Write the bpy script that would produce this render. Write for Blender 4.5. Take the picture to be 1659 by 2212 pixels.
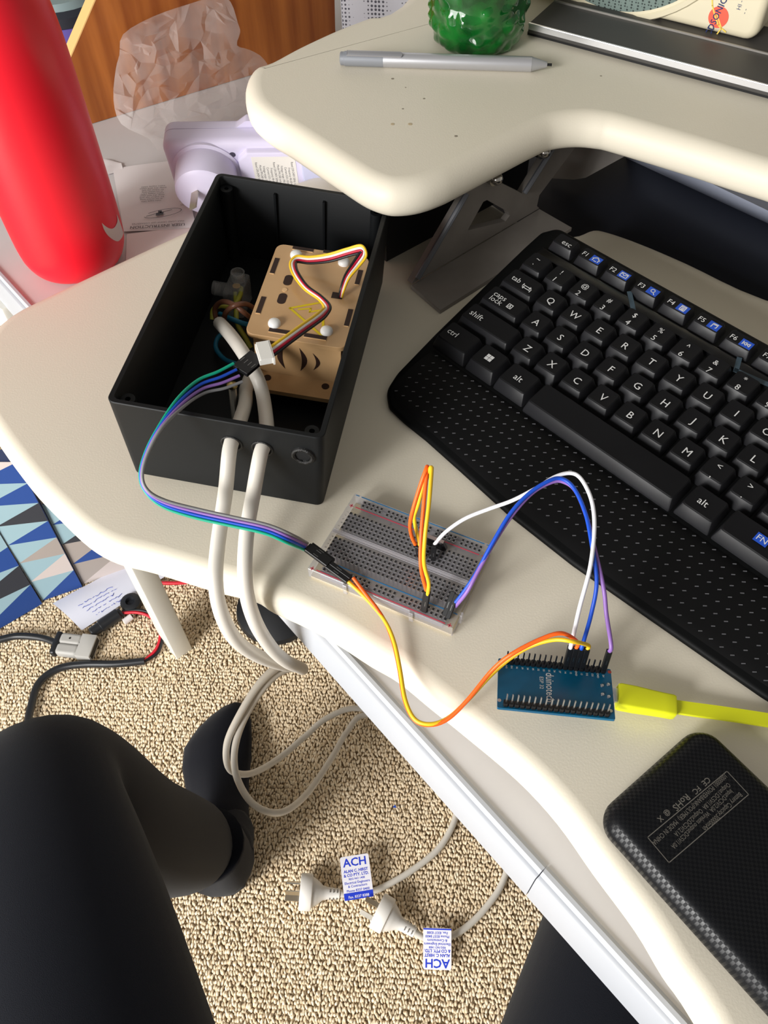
import bpy, math, random
import numpy as np
from mathutils import Vector, Matrix
for o in list(bpy.data.objects): bpy.data.objects.remove(o, do_unlink=True)
sc = bpy.context.scene; col = sc.collection
random.seed(5); rng = np.random.default_rng(5)
S = 0.001                                    # everything is drawn in millimetres; the top of the keyboard deck is z = 0
# ------------------------------------------------------------------ camera
RC = np.array([[0.9988589037326306, 0.04407515480958826, -0.01839214948172548], [0.02506215811314735, -0.8115600121493234, -0.5837313036928046], [-0.04065438063430445, 0.5826042631226623, -0.811738562547413]])
CC = np.array([14.81851951640761, -273.05995559869274, 377.04151085005446]); FPX = 1792.6163791161737
cam = bpy.data.objects.new('camera', bpy.data.cameras.new('camera')); col.objects.link(cam); sc.camera = cam
cam.data.sensor_fit = 'HORIZONTAL'; cam.data.sensor_width = 36.0; cam.data.lens = FPX / 1659 * 36
cam.data.clip_start = 0.01; cam.data.clip_end = 50
mw = np.eye(4); mw[:3, 0] = RC[0]; mw[:3, 1] = -RC[1]; mw[:3, 2] = -RC[2]; mw[:3, 3] = CC * S
cam.matrix_world = Matrix(mw.tolist())
# ------------------------------------------------------------------ world, lights, exposure
sc.view_settings.view_transform = 'Standard'; sc.view_settings.look = 'None'
sc.view_settings.gamma = 1.0; sc.view_settings.use_curve_mapping = False
sc.view_settings.exposure = 0.0
w = bpy.data.worlds.new('room_light'); sc.world = w; w.use_nodes = True
w.node_tree.nodes['Background'].inputs[0].default_value = (1.0, 0.955, 0.88, 1); w.node_tree.nodes['Background'].inputs[1].default_value = 0.265
def area(name, loc, target, sx, sy, energy, color):
    l = bpy.data.lights.new(name, 'AREA'); l.shape = 'RECTANGLE'; l.size = sx; l.size_y = sy; l.energy = energy; l.color = color
    o = bpy.data.objects.new(name, l); col.objects.link(o); o.location = loc
    o.rotation_euler = (Vector(target) - Vector(loc)).to_track_quat('-Z', 'Y').to_euler(); return o
area('window_daylight', (-1.36, -1.45, 0.95), (-0.1, 0.0, -0.1), 0.45, 0.45, 26, (1.0, 0.99, 0.97))
area('glass_door_daylight', (-1.38, -1.15, 0.12), (0.1, -0.1, -0.45), 1.15, 1.6, 58, (1.0, 0.99, 0.965))
# ------------------------------------------------------------------ helpers
def ray(x, y): return RC.T @ np.array([(x - 829.5) / FPX, (y - 1106) / FPX, 1.0])
def U(x, y, z):                               # point of the photograph at height z
    d = ray(x, y); return CC + d * ((z - CC[2]) / d[2])
def D(x, y, dep): return CC + ray(x, y) * dep # point of the photograph at a distance along the view axis
def PP(x, y, p0, n):                          # point of the photograph on a plane
    d = ray(x, y); return CC + d * (np.dot(np.asarray(p0) - CC, n) / np.dot(d, n))
def nrm(v): v = np.asarray(v, float); return v / np.linalg.norm(v)
def frame(o, ex, ez=(0, 0, 1)):
    ex = nrm(ex); ez = np.asarray(ez, float); ey = nrm(np.cross(ez, ex)); ez = np.cross(ex, ey)
    M = np.eye(4); M[:3, 0] = ex; M[:3, 1] = ey; M[:3, 2] = ez; M[:3, 3] = o; return M
def tr(x, y, z): M = np.eye(4); M[:3, 3] = (x, y, z); return M
def rotm(ax, deg):
    M = np.eye(4); M[:3, :3] = np.array(Matrix.Rotation(math.radians(deg), 3, ax)); return M
I4 = np.eye(4)
def ap(M, p): p = np.atleast_2d(np.asarray(p, float)); return p @ M[:3, :3].T + M[:3, 3]
class MB:
    def __init__(s): s.v = []; s.f = []; s.mi = []; s.cur = 0
    def add(s, vs, fs, M=I4):
        n = len(s.v); s.v.extend(ap(M, vs).tolist())
        for f in fs: s.f.append([n + i for i in f]); s.mi.append(s.cur)
        return s
    def box(s, sz, c=(0, 0, 0), M=I4):
        x, y, z = [a / 2 for a in sz]; cx, cy, cz = c
        vs = [(cx + i * x, cy + j * y, cz + k * z) for k in (-1, 1) for j in (-1, 1) for i in (-1, 1)]
        return s.add(vs, [(0, 2, 3, 1), (4, 5, 7, 6), (0, 1, 5, 4), (2, 6, 7, 3), (0, 4, 6, 2), (1, 3, 7, 5)], M)
    def rings(s, rings, M=I4, cap0=True, cap1=True, closed=True):
        n = len(rings[0]); vs = [p for r in rings for p in r]; fs = []
        for k in range(len(rings) - 1):
            for i in range(n if closed else n - 1):
                j = (i + 1) % n; fs.append((k * n + i, k * n + j, (k + 1) * n + j, (k + 1) * n + i))
        if cap0: fs.append(tuple(range(n - 1, -1, -1)))
        if cap1: fs.append(tuple((len(rings) - 1) * n + i for i in range(n)))
        return s.add(vs, fs, M)
    def slab(s, ol, z0, z1, rt=0, rb=0, n=4, M=I4):
        ol = np.asarray(ol, float); rg = []
        if rb > 0:
            for k in range(n + 1):
                a = math.pi / 2 * k / n; o = inset(ol, rb * (1 - math.sin(a))); rg.append([(p[0], p[1], z0 + rb * (1 - math.cos(a))) for p in o])
        else: rg.append([(p[0], p[1], z0) for p in ol])
        if rt > 0:
            for k in range(n + 1):
                a = math.pi / 2 * k / n; o = inset(ol, rt * (1 - math.cos(a))); rg.append([(p[0], p[1], z1 - rt * (1 - math.sin(a))) for p in o])
        else: rg.append([(p[0], p[1], z1) for p in ol])
        if rt > 3:
            rg.append([(p[0], p[1], z1) for p in inset(ol, rt + .6)])
        return s.rings(rg, M)
    def tube(s, pts, r, seg=10, M=I4, cap=True):
        pts = np.asarray(pts, float); n = len(pts); rr_ = r if hasattr(r, '__len__') else [r] * n
        t = np.gradient(pts, axis=0); t /= np.linalg.norm(t, axis=1)[:, None] + 1e-12
        a = np.array([0, 0, 1.0]) if abs(t[0][2]) < .9 else np.array([1.0, 0, 0]); u = nrm(np.cross(t[0], a)); rg = []
        for i in range(n):
            u = nrm(u - t[i] * np.dot(u, t[i])); v = np.cross(t[i], u)
            rg.append([pts[i] + rr_[i] * (math.cos(q) * u + math.sin(q) * v) for q in np.arange(seg) * 2 * math.pi / seg])
        return s.rings(rg, M, cap, cap)
    def ribbon(s, pts, w, h, up, M=I4):       # flat strip of rectangular section
        pts = np.asarray(pts, float); t = np.gradient(pts, axis=0); rg = []
        for i in range(len(pts)):
            tt = nrm(t[i]); sd = nrm(np.cross(tt, up)); n = np.cross(sd, tt); p = pts[i]
            rg.append([p + sd * w / 2 - n * h / 2, p + sd * w / 2 + n * h / 2, p - sd * w / 2 + n * h / 2, p - sd * w / 2 - n * h / 2])
        return s.rings(rg, M)
    def lathe(s, prof, seg=24, M=I4, c0=True, c1=True):
        rg = [[(r * math.cos(a), r * math.sin(a), h) for a in np.arange(seg) * 2 * math.pi / seg] for r, h in prof]
        return s.rings(rg, M, c0, c1)
    def cyl(s, p0, p1, r, seg=16, r1=None):
        p0 = np.asarray(p0, float); p1 = np.asarray(p1, float); d = p1 - p0; L = np.linalg.norm(d)
        ex = np.cross(d, (0, 0, 1)) if abs(d[2]) < .95 * L else np.cross(d, (0, 1, 0)); M = frame(p0, ex, d / L)
        return s.lathe([(r, 0), (r if r1 is None else r1, L)], seg, M)
    def sphere(s, c, r, seg=16, rg=8, M=I4, sc3=(1, 1, 1)):
        vs = [(c[0], c[1], c[2] - r * sc3[2])]
        for i in range(1, rg):
            a = -math.pi / 2 + math.pi * i / rg
            for j in range(seg): b = 2 * math.pi * j / seg; vs.append((c[0] + r * sc3[0] * math.cos(a) * math.cos(b), c[1] + r * sc3[1] * math.cos(a) * math.sin(b), c[2] + r * sc3[2] * math.sin(a)))
        vs.append((c[0], c[1], c[2] + r * sc3[2])); fs = []
        for j in range(seg): fs.append((0, 1 + (j + 1) % seg, 1 + j)); b = 1 + (rg - 2) * seg; fs.append((len(vs) - 1, b + j, b + (j + 1) % seg))
        for i in range(rg - 2):
            for j in range(seg): a = 1 + i * seg; k = (j + 1) % seg; fs.append((a + j, a + k, a + seg + k, a + seg + j))
        return s.add(vs, fs, M)
    def grid(s, P):
        h = len(P); w_ = len(P[0]); return s.add([p for r in P for p in r], [(i * w_ + j, i * w_ + j + 1, (i + 1) * w_ + j + 1, (i + 1) * w_ + j) for i in range(h - 1) for j in range(w_ - 1)])
    def plate(s, outer, holes, n, th, M=I4):  # planar polygon with holes, th thick along -n
        from mathutils.geometry import tessellate_polygon
        loops = [outer] + holes; V = [np.asarray(p, float) for l in loops for p in l]; n = nrm(n)
        tris = tessellate_polygon([[Vector(p) for p in l] for l in loops]); N = len(V); fs = []
        for t in tris:
            a, b, c = [V[i] for i in t]
            if np.dot(np.cross(b - a, c - a), n) < 0: t = t[::-1]
            fs.append(tuple(t)); fs.append(tuple(i + N for i in t[::-1]))
        k = 0
        for l in loops:
            m = len(l)
            for i in range(m): j = (i + 1) % m; fs.append((k + i, k + j, N + k + j, N + k + i))
            k += m
        return s.add(V + [p - n * th for p in V], fs, M)
def inset(ol, d):
    ol = np.asarray(ol, float)
    if d == 0: return ol
    a = ol - np.roll(ol, 1, 0); b = np.roll(ol, -1, 0) - ol
    na = np.stack([-a[:, 1], a[:, 0]], 1); nb = np.stack([-b[:, 1], b[:, 0]], 1)
    na /= np.linalg.norm(na, axis=1)[:, None] + 1e-12; nb /= np.linalg.norm(nb, axis=1)[:, None] + 1e-12
    m = na + nb; m /= np.linalg.norm(m, axis=1)[:, None] + 1e-12
    return ol + m * (d / np.clip((m * na).sum(1), .5, 1))[:, None]
def fillet(pts, rad, n=8):
    pts = [np.asarray(p, float)[:2] for p in pts]; N = len(pts); out = []
    for i in range(N):
        p = pts[i]; r = rad[i] if hasattr(rad, '__len__') else rad; a = nrm(pts[i - 1] - p); b = nrm(pts[(i + 1) % N] - p)
        if r <= 0: out.append(p); continue
        ang = math.acos(np.clip(np.dot(a, b), -1, 1)); t = r / math.tan(ang / 2)
        t = min(t, .49 * np.linalg.norm(pts[i - 1] - p), .49 * np.linalg.norm(pts[(i + 1) % N] - p)); r = t * math.tan(ang / 2)
        c = p + nrm(a + b) * (r / math.sin(ang / 2)); s0 = p + a * t - c; s1 = p + b * t - c
        a0 = math.atan2(s0[1], s0[0]); da = (math.atan2(s1[1], s1[0]) - a0 + math.pi) % (2 * math.pi) - math.pi
        out += [c + r * np.array([math.cos(a0 + da * k / n), math.sin(a0 + da * k / n)]) for k in range(n + 1)]
    return np.array(out)
def ccw(ol):
    ol = np.asarray(ol, float); x, y = ol[:, 0], ol[:, 1]
    return ol if (x * np.roll(y, -1) - y * np.roll(x, -1)).sum() > 0 else ol[::-1]
def rr(w_, h, r, n=5): return fillet([(-w_ / 2, -h / 2), (w_ / 2, -h / 2), (w_ / 2, h / 2), (-w_ / 2, h / 2)], r, n)
def spl(pts, n=8, closed=False):              # Catmull-Rom through 3-D points
    P = [np.asarray(p, float) for p in pts]; N = len(P); out = []
    for i in range(N if closed else N - 1):
        if closed: p0, p1, p2, p3 = P[i - 1], P[i], P[(i + 1) % N], P[(i + 2) % N]
        else: p0 = P[i - 1] if i else 2 * P[0] - P[1]; p1 = P[i]; p2 = P[i + 1]; p3 = P[i + 2] if i + 2 < N else 2 * P[-1] - P[-2]
        for k in range(n):
            t = k / n; out.append(.5 * (2 * p1 + (p2 - p0) * t + (2 * p0 - 5 * p1 + 4 * p2 - p3) * t * t + (3 * p1 - p0 - 3 * p2 + p3) * t ** 3))
    if not closed: out.append(P[-1])
    return np.array(out)
BASE = {}
def mesh_of(name, mb, mats, smooth, base):
    me = bpy.data.meshes.new(name); v = (np.asarray(mb.v) - base) * S
    me.from_pydata(v.tolist(), [], mb.f)
    for m in (mats if isinstance(mats, (list, tuple)) else [mats]): me.materials.append(m)
    if any(mb.mi): me.polygons.foreach_set('material_index', mb.mi)
    if smooth: me.shade_smooth(); me.set_sharp_from_angle(angle=math.radians(smooth))
    me.update(); return me
def tag(o, label=None, cat=None, group=None, kind=None):
    for k, v in (('label', label), ('category', cat), ('group', group), ('kind', kind)):
        if v: o[k] = v
    return o
def thing(name, label, cat, base, group=None):
    o = bpy.data.objects.new(name, None); col.objects.link(o); o.empty_display_size = .01; o.location = [float(a) * S for a in base]
    BASE[o.name] = np.asarray(base, float); return tag(o, label, cat, group)
def part(name, mb, mats, parent, smooth=35, label=None, kind=None):
    b = BASE[parent.name]; o = bpy.data.objects.new(name, mesh_of(name, mb, mats, smooth, b)); col.objects.link(o); o.parent = parent
    BASE[o.name] = b; return tag(o, label, kind=kind)
def single(name, mb, mats, label, cat, base, group=None, smooth=35):
    o = bpy.data.objects.new(name, mesh_of(name, mb, mats, smooth, np.asarray(base, float))); col.objects.link(o); o.location = [float(a) * S for a in base]
    BASE[o.name] = np.asarray(base, float); return tag(o, label, cat, group)
def struct(name, mb, mats, smooth=0):
    o = bpy.data.objects.new(name, mesh_of(name, mb, mats, smooth, np.zeros(3))); col.objects.link(o); BASE[o.name] = np.zeros(3); o['kind'] = 'structure'; return o
def place(name, me, M, parent, label=None):   # a part that shares its mesh data; M is in millimetres, world
    o = bpy.data.objects.new(name, me); col.objects.link(o); o.parent = parent; b = BASE[parent.name]
    A = np.array(M); A[:3, 3] = (A[:3, 3] - b) * S; o.matrix_local = Matrix(A.tolist()); BASE[o.name] = b; return tag(o, label)
def text_mb(mb, s, size, M, align='CENTER', sx=1.0, bold=0.0, ls=1.0):
    c = bpy.data.curves.new('t', 'FONT'); c.body = s; c.size = size * 1.35; c.align_x = align; c.align_y = 'CENTER'; c.resolution_u = 2; c.space_line = ls; c.offset = bold
    o = bpy.data.objects.new('t', c); me = o.to_mesh()
    if me and len(me.vertices):
        v = np.array([tuple(p.co) for p in me.vertices]); v[:, 0] *= sx
        mb.add(v, [tuple(p.vertices) for p in me.polygons], M)
    o.to_mesh_clear(); bpy.data.objects.remove(o); bpy.data.curves.remove(c); return mb
def line2(mb, pts, w_, M, closed=False):      # flat line drawing made of thin quads in a frame's xy plane
    n = len(pts)
    for i in range(n if closed else n - 1):
        a = np.array(pts[i], float); b = np.array(pts[(i + 1) % n], float); d = nrm(b - a); q = np.array([-d[1], d[0]]) * w_ / 2; a = a - d * w_ * .4; b = b + d * w_ * .4
        mb.add([(*(a - q), 0), (*(b - q), 0), (*(b + q), 0), (*(a + q), 0)], [(0, 1, 2, 3)], M)
    return mb
# ------------------------------------------------------------------ materials
def lin(c): c = c / 255; return c / 12.92 if c <= .04045 else ((c + .055) / 1.055) ** 2.4
def rgb(c): return (lin(c[0]), lin(c[1]), lin(c[2]), 1)
def mat(name, c, rough=.5, metal=0, bump=None, vary=None, spec=.5, trans=0, coat=0, sss=0, ior=1.45, sheen=0):
    m = bpy.data.materials.new(name); m.use_nodes = True; nt = m.node_tree; b = nt.nodes['Principled BSDF']
    b.inputs['Base Color'].default_value = rgb(c); b.inputs['Roughness'].default_value = rough; b.inputs['Metallic'].default_value = metal
    b.inputs['Specular IOR Level'].default_value = spec; b.inputs['Transmission Weight'].default_value = trans; b.inputs['Coat Weight'].default_value = coat; b.inputs['IOR'].default_value = ior
    b.inputs['Sheen Weight'].default_value = sheen
    if sss: b.inputs['Subsurface Weight'].default_value = sss; b.inputs['Subsurface Radius'].default_value = (.004, .01, .004); b.inputs['Subsurface Scale'].default_value = 1
    tc = nt.nodes.new('ShaderNodeTexCoord')
    if vary:                                  # (scale, other colour, amount)
        n = nt.nodes.new('ShaderNodeTexNoise'); n.inputs['Scale'].default_value = vary[0]; n.inputs['Detail'].default_value = 6; nt.links.new(tc.outputs['Object'], n.inputs['Vector'])
        r = nt.nodes.new('ShaderNodeValToRGB'); r.color_ramp.elements[0].position = vary[3] if len(vary) > 3 else .35; r.color_ramp.elements[1].position = vary[4] if len(vary) > 4 else .65
        r.color_ramp.elements[0].color = rgb(vary[1]); r.color_ramp.elements[1].color = rgb(c); nt.links.new(n.outputs['Fac'], r.inputs[0]); nt.links.new(r.outputs[0], b.inputs['Base Color'])
    if bump:                                  # (scale, strength, distance)
        n = nt.nodes.new('ShaderNodeTexNoise'); n.inputs['Scale'].default_value = bump[0]; n.inputs['Detail'].default_value = 3; nt.links.new(tc.outputs['Object'], n.inputs['Vector'])
        k = nt.nodes.new('ShaderNodeBump'); k.inputs['Strength'].default_value = bump[1]; k.inputs['Distance'].default_value = bump[2]
        nt.links.new(n.outputs['Fac'], k.inputs['Height']); nt.links.new(k.outputs[0], b.inputs['Normal'])
    return m
def clear(name, c, alpha, rough=.12):         # thin clear plastic: part see-through, part glossy plastic
    m = mat(name, c, rough); nt = m.node_tree; b = nt.nodes['Principled BSDF']; t = nt.nodes.new('ShaderNodeBsdfTransparent'); x = nt.nodes.new('ShaderNodeMixShader')
    x.inputs[0].default_value = alpha; nt.links.new(t.outputs[0], x.inputs[1]); nt.links.new(b.outputs[0], x.inputs[2]); nt.links.new(x.outputs[0], nt.nodes['Material Output'].inputs[0]); return m
CREAM = mat('cream_vinyl', (229, 221, 203), .5, bump=(900, .14, .0004))
WHITE = mat('white_laminate', (180, 183, 189), .4)
DESKTOP = mat('desk_top', (214, 212, 213), .5, vary=(8, (206, 203, 202), 1))
BLACKBOX = mat('black_abs', (17, 19, 21), .5, spec=.28, bump=(3000, .05, .0002))
DARK = mat('dark_steel', (140, 134, 128), .45, vary=(25, (126, 120, 115), 1))
TRAY = mat('tray_steel', (34, 37, 47), .38)
KEYBODY = mat('keyboard_plastic', (10, 11, 12), .5, spec=.14)
KEYCAP = mat('keycap_plastic', (22, 22, 24), .45, spec=.13)
KEYSIDE_LIT = mat('keycap_side_lit', (34, 34, 37), .38, spec=.5)  # smooth sides of the same plastic, colour lifted to imitate caught light
INKW = mat('white_print', (215, 215, 215), .6)
BLUEP = mat('blue_print', (28, 78, 190), .5)
CABLE = mat('grey_white_pvc', (214, 208, 198), .42)
CHROME = mat('nickel', (200, 196, 190), .22, 1)
TINNED = mat('tinned_clip', (205, 205, 208), .3, 1)
RED = mat('red_bottle', (232, 24, 44), .35, sss=0)
BLACKP = mat('black_nylon', (16, 16, 18), .42)
def plain(n, c, r=.4): return mat(n, c, r)
ORANGE = plain('orange_pvc', (255, 104, 30)); YELLOW = plain('yellow_pvc', (246, 200, 40)); WHITEW = plain('white_pvc', (238, 238, 245)); BLUE = plain('blue_pvc', (24, 78, 196)); PURPLE = plain('purple_pvc', (142, 104, 178)); GREY = plain('grey_pvc', (128, 128, 130)); GREEN = plain('green_pvc', (0, 160, 128)); REDW = plain('red_pvc', (208, 28, 48)); BLACKW = plain('black_pvc', (24, 24, 27))
# ================================================================== SETTING
FLOOR = -720.0
FLOORM = mat('carpet_weave', (226, 204, 170), .95, spec=.1); nt = FLOORM.node_tree; b = nt.nodes['Principled BSDF']; tc = nt.nodes.new('ShaderNodeTexCoord'); vr = nt.nodes.new('ShaderNodeTexVoronoi'); vr.inputs['Scale'].default_value = 240; rp = nt.nodes.new('ShaderNodeValToRGB'); bp_ = nt.nodes.new('ShaderNodeBump')
rp.color_ramp.elements[0].color = rgb((240, 220, 188)); rp.color_ramp.elements[1].color = rgb((158, 134, 100)); rp.color_ramp.elements[0].position = .2; rp.color_ramp.elements[1].position = .75; bp_.inputs['Distance'].default_value = .004; bp_.invert = True
nt.links.new(tc.outputs['Object'], vr.inputs['Vector']); nt.links.new(vr.outputs['Distance'], rp.inputs[0]); nt.links.new(rp.outputs[0], b.inputs['Base Color']); nt.links.new(vr.outputs['Distance'], bp_.inputs['Height']); nt.links.new(bp_.outputs[0], b.inputs['Normal'])
mb = MB(); mb.add([(-1400, -2400, FLOOR), (1500, -2400, FLOOR), (1500, 1500, FLOOR), (-1400, 1500, FLOOR)], [(0, 1, 2, 3)])
floor = struct('floor', mb, FLOORM)
WALLM = mat('wall_paint', (226, 222, 214), .85)
mb = MB(); mb.box((2900, 60, 2400), (50, 1530, FLOOR + 1200)); struct('wall_back', mb, WALLM)
mb = MB(); x0 = -1430; oy0, oy1, oz0, oz1 = -1850, -520, FLOOR + 40, 1300     # the opening of the window
for (ya, yb, za, zb) in ((-2400, oy0, FLOOR, FLOOR + 2400), (oy1, 1500, FLOOR, FLOOR + 2400), (oy0, oy1, FLOOR, oz0), (oy0, oy1, oz1, FLOOR + 2400)):
    mb.box((60, yb - ya, zb - za), (x0 - 40, (ya + yb) / 2, (za + zb) / 2))
struct('wall_left', mb, WALLM)
mb = MB()
for (ya, yb, za, zb) in ((oy0, oy0 + 40, oz0, oz1), (oy1 - 40, oy1, oz0, oz1), (oy0, oy1, oz0, oz0 + 40), (oy0, oy1, oz1 - 40, oz1)): mb.box((70, yb - ya, zb - za), (x0 - 50, (ya + yb) / 2, (za + zb) / 2))
struct('window_1', mb, WHITE)
# carpet: looped pile, thousands of small slanted loops
def carpet():
    xs, ys = [], []
    x = np.arange(-620, 400, 3.3); y = np.arange(-320, 450, 5.2); X, Y = np.meshgrid(x, y); X = X + (np.arange(len(y)) % 2)[:, None] * 1.65
    X = (X + rng.uniform(-1.1, 1.1, X.shape)).ravel(); Y = (Y + rng.uniform(-1.6, 1.6, Y.shape)).ravel(); n = len(X)
    a = rng.uniform(1.0, 2.2, n); L = rng.uniform(2.3, 4.2, n); wd = rng.uniform(1.15, 1.9, n); h = rng.uniform(2.4, 4.6, n)
    # a loop: arched low-poly bead, six points round three stations
    sta = [(-1, .25, .0), (-.55, .95, .72), (.1, 1.0, 1.0), (.65, .9, .66), (1, .2, .0)]; sec = [(-1, -.6), (-.55, .55), (.55, .55), (1, -.6)]
    V = np.zeros((n, len(sta) * 4, 3)); ca, sa = np.cos(a), np.sin(a)
    for i, (t, ww, hh) in enumerate(sta):
        for j, (p, q) in enumerate(sec):
            lx = t * L; ly = p * wd * ww; V[:, i * 4 + j, 0] = X + lx * ca - ly * sa; V[:, i * 4 + j, 1] = Y + lx * sa + ly * ca; V[:, i * 4 + j, 2] = FLOOR + h * (.25 + .75 * hh) + q * 1.3 * ww
    F = []
    for i in range(len(sta) - 1):
        for j in range(3): F.append((i * 4 + j, (i + 1) * 4 + j, (i + 1) * 4 + j + 1, i * 4 + j + 1))
    F = np.array(F); A = (F[None] + (np.arange(n) * len(sta) * 4)[:, None, None]).reshape(-1, 4)
    me = bpy.data.meshes.new('carpet_pile'); vv = (V.reshape(-1, 3) * S).astype(np.float32)
    me.vertices.add(len(vv)); me.vertices.foreach_set('co', vv.ravel()); me.loops.add(A.size); me.loops.foreach_set('vertex_index', A.ravel().astype(np.int32))
    me.polygons.add(len(A)); me.polygons.foreach_set('loop_start', (np.arange(len(A)) * 4).astype(np.int32)); me.update(calc_edges=True); me.shade_smooth()
    me.materials.append(mat('carpet_wool', (252, 236, 208), .95, vary=(260, (226, 202, 166), 1, .38, .6), spec=.15, sheen=.3))
    o = bpy.data.objects.new('carpet_pile', me); col.objects.link(o); o.parent = floor; o['kind'] = 'stuff'
carpet()
# ================================================================== DESK
DZ = -30.0; DE = np.array([.681, -.732, 0]); DN = np.array([.732, .681, 0])     # along the front edge, and away from the sitter
def dk(a, n, z): return DE * a + DN * n + np.array([0, 0, z])
desk = thing('desk', 'white laminate desk with rounded front trim under the cream riser', 'desk', dk(0, -60, FLOOR))
AL, AR, NB = -860, 520, 720
mb = MB(); M = np.eye(4); M[:3, 0] = DE; M[:3, 1] = DN
mb.box((AR - AL, NB + 66, 38), ((AL + AR) / 2, (NB - 66) / 2, DZ - 19.5), M); part('desk_top', mb, DESKTOP, desk, 0)
def trim(a0, a1):                             # front edge strip: a bead, a groove and a flat face
    prof = [(-64.5, DZ - .2), (-65, DZ + .6), (-66.5, DZ + 1.6), (-68.5, DZ + 1.4), (-69.4, DZ - .4), (-69.6, DZ - 2.4), (-70.6, DZ - 2.6), (-71.7, DZ - 3.4), (-72, DZ - 5), (-72, DZ - 40), (-64.5, DZ - 40)]
    m = MB(); m.rings([[dk(a, n, z) for n, z in prof] for a in (a0, a1)]); return m
seam = np.dot(U(1170, 1885, DZ), DE)
part('edge_trim', trim(AL, seam - .25), WHITE, desk, 30); part('edge_trim', trim(seam + .25, AR), WHITE, desk, 30)
lg = U(365, 1385, FLOOR); la, ln = np.dot(lg, DE), np.dot(lg, DN)
def leg(a, n):
    m = MB(); m.slab(rr(46, 26, 1.5, 2), FLOOR, DZ - 39, M=M @ tr(a, n, 0)); return m
part('leg', leg(la + 12, ln + 6), mat('leg_paint', (222, 220, 212), .5), desk)
part('leg', leg(AR - 40, ln + 6), WHITE, desk); part('leg', leg(AL + 40, NB - 60), WHITE, desk); part('leg', leg(AR - 40, NB - 60), WHITE, desk)
# ================================================================== SIT-STAND RISER
riser = thing('standing_desk_riser', 'cream two tier sit-stand desk riser with dark grey steel arms', 'desk riser', (120, 120, DZ))
dpx = [(165, 625), (0, 717)]
ol = [U(*p, -9)[:2] for p in dpx] + [(-275, 100), (-262, 72)] + [U(*p, -10)[:2] for p in [(0, 963), (66, 1052), (116, 1106), (185, 1171), (247, 1206), (328, 1227), (463, 1268), (548, 1289), (588, 1313), (664, 1348), (732, 1386), (800, 1430), (860, 1465), (930, 1522), (1000, 1578), (1119, 1678), (1207, 1773), (1286, 1884), (1377, 2007), (1437, 2107), (1508, 2212)]]
ol += [(160, -300), (230, -330), (420, -330), (480, -60), (330, 150)]
ol += [U(*p, -1)[:2] for p in [(1659, 639), (1492, 563), (1391, 520), (1316, 494), (1278, 489), (1232, 503)]]
ol += [(96, 262), (40, 322), (-20, 352), (-90, 318)]
ol = [np.array([a[0], a[1], 0]) for a in ol]; dk_ol = ccw(spl(ol, 4, True)[:, :2])
mb = MB(); mb.slab(dk_ol, -23, 0, 10, 9, 5); part('keyboard_deck', mb, CREAM, riser, 60)
PZ = 90.0
ppx = [(545, 170), (530, 205), (540, 250), (575, 284), (620, 312), (680, 352), (740, 392), (785, 420), (830, 436), (870, 438), (915, 431), (960, 415), (1000, 395), (1085, 350), (1170, 306), (1205, 293), (1250, 288), (1290, 291), (1330, 300), (1500, 351), (1659, 402)]
ol = [U(*p, PZ - 10) for p in ppx]; dirr = nrm(ol[-1] - ol[-3])
ol += [ol[-1] + dirr * 200, ol[-1] + dirr * 420 + np.array([60, 60, 0]), ol[-1] + dirr * 380 + np.array([330, 300, 0]), (300, 700, 0), (60, 560, 0)] + [U(*p, PZ - 5) for p in [(860, 18), (790, 44), (720, 71), (640, 108), (580, 140)]]
ol = [np.array([a[0], a[1], 0]) for a in ol]; mb = MB(); mb.slab(ccw(spl(ol, 4, True)[:, :2]), PZ - 24, PZ, 12, 10, 6); platform = part('upper_platform', mb, CREAM, riser, 60)
# steel: foot plate, web with cut-outs, flange, tray and rail
mb = MB(); fp = [U(*p, 3)[:2] for p in [(888, 617), (951, 671), (1235, 492), (1165, 452)]]; mb.slab(ccw(fp), .2, 3.5, .6, 0, 2); part('foot_plate', mb, DARK, riser, 30)
b0 = U(890, 613, 3.5); b1 = U(1165, 450, 3.5); wn = nrm(np.cross(b1 - b0, (0, 0, 1))); wn = wn if wn[1] < 0 else -wn
def wp(*pp):
    q = [PP(x, y, b0, wn) for x, y in pp]
    for p in q: p[2] = min(p[2], PZ - 23)
    return q
web_out = wp((890, 613), (1004, 420), (1010, 405), (1060, 372), (1066, 374), (1072, 390), (1128, 418), (1188, 320), (1192, 308), (1240, 290), (1262, 292), (1165, 422), (1160, 445), (1165, 450))
hole1 = wp((1010, 498), (1044, 436), (1052, 432), (1098, 458), (1101, 466), (1092, 478))
mb = MB(); mb.plate(web_out, [hole1], wn, 5); part('arm_bracket', mb, DARK, riser, 20)
for a, b_ in (((1004, 415), (900, 600)), ((1190, 318), (1131, 416))):   # folded lips that catch the light
    q = wp(a, b_); mb = MB(); mb.cyl(q[0] + wn * 2, q[1] + wn * 1, 2.0, 8); part('bracket_lip', mb, mat('worn_steel', (104, 106, 112), .35), riser)
for p in ((1062, 380), (1165, 322), (1352, 312)):
    c = PP(*p, b0 + np.array([0, 0, 0]), wn) + wn * 5; mb = MB(); mb.sphere((0, 0, 0), 4.2, 12, 8, frame(c, np.cross(wn, (0, 0, 1)), wn)); mb.cyl(c - wn * 6, c - wn * 1, 5.5, 12); part('bolt', mb, CHROME, riser)
q0, q1 = U(835, 565, .5), U(1135, 405, .5); dp = [q0, q1, q1 + np.array([0, 0, 64.]), q0 + np.array([0, 0, 64.])]; wn2 = nrm(np.cross(q1 - q0, (0, 0, 1)))
mb = MB(); mb.plate(dp, [], wn2, 4); part('side_plate', mb, mat('black_steel', (24, 24, 26), .5), riser, 20)
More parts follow.
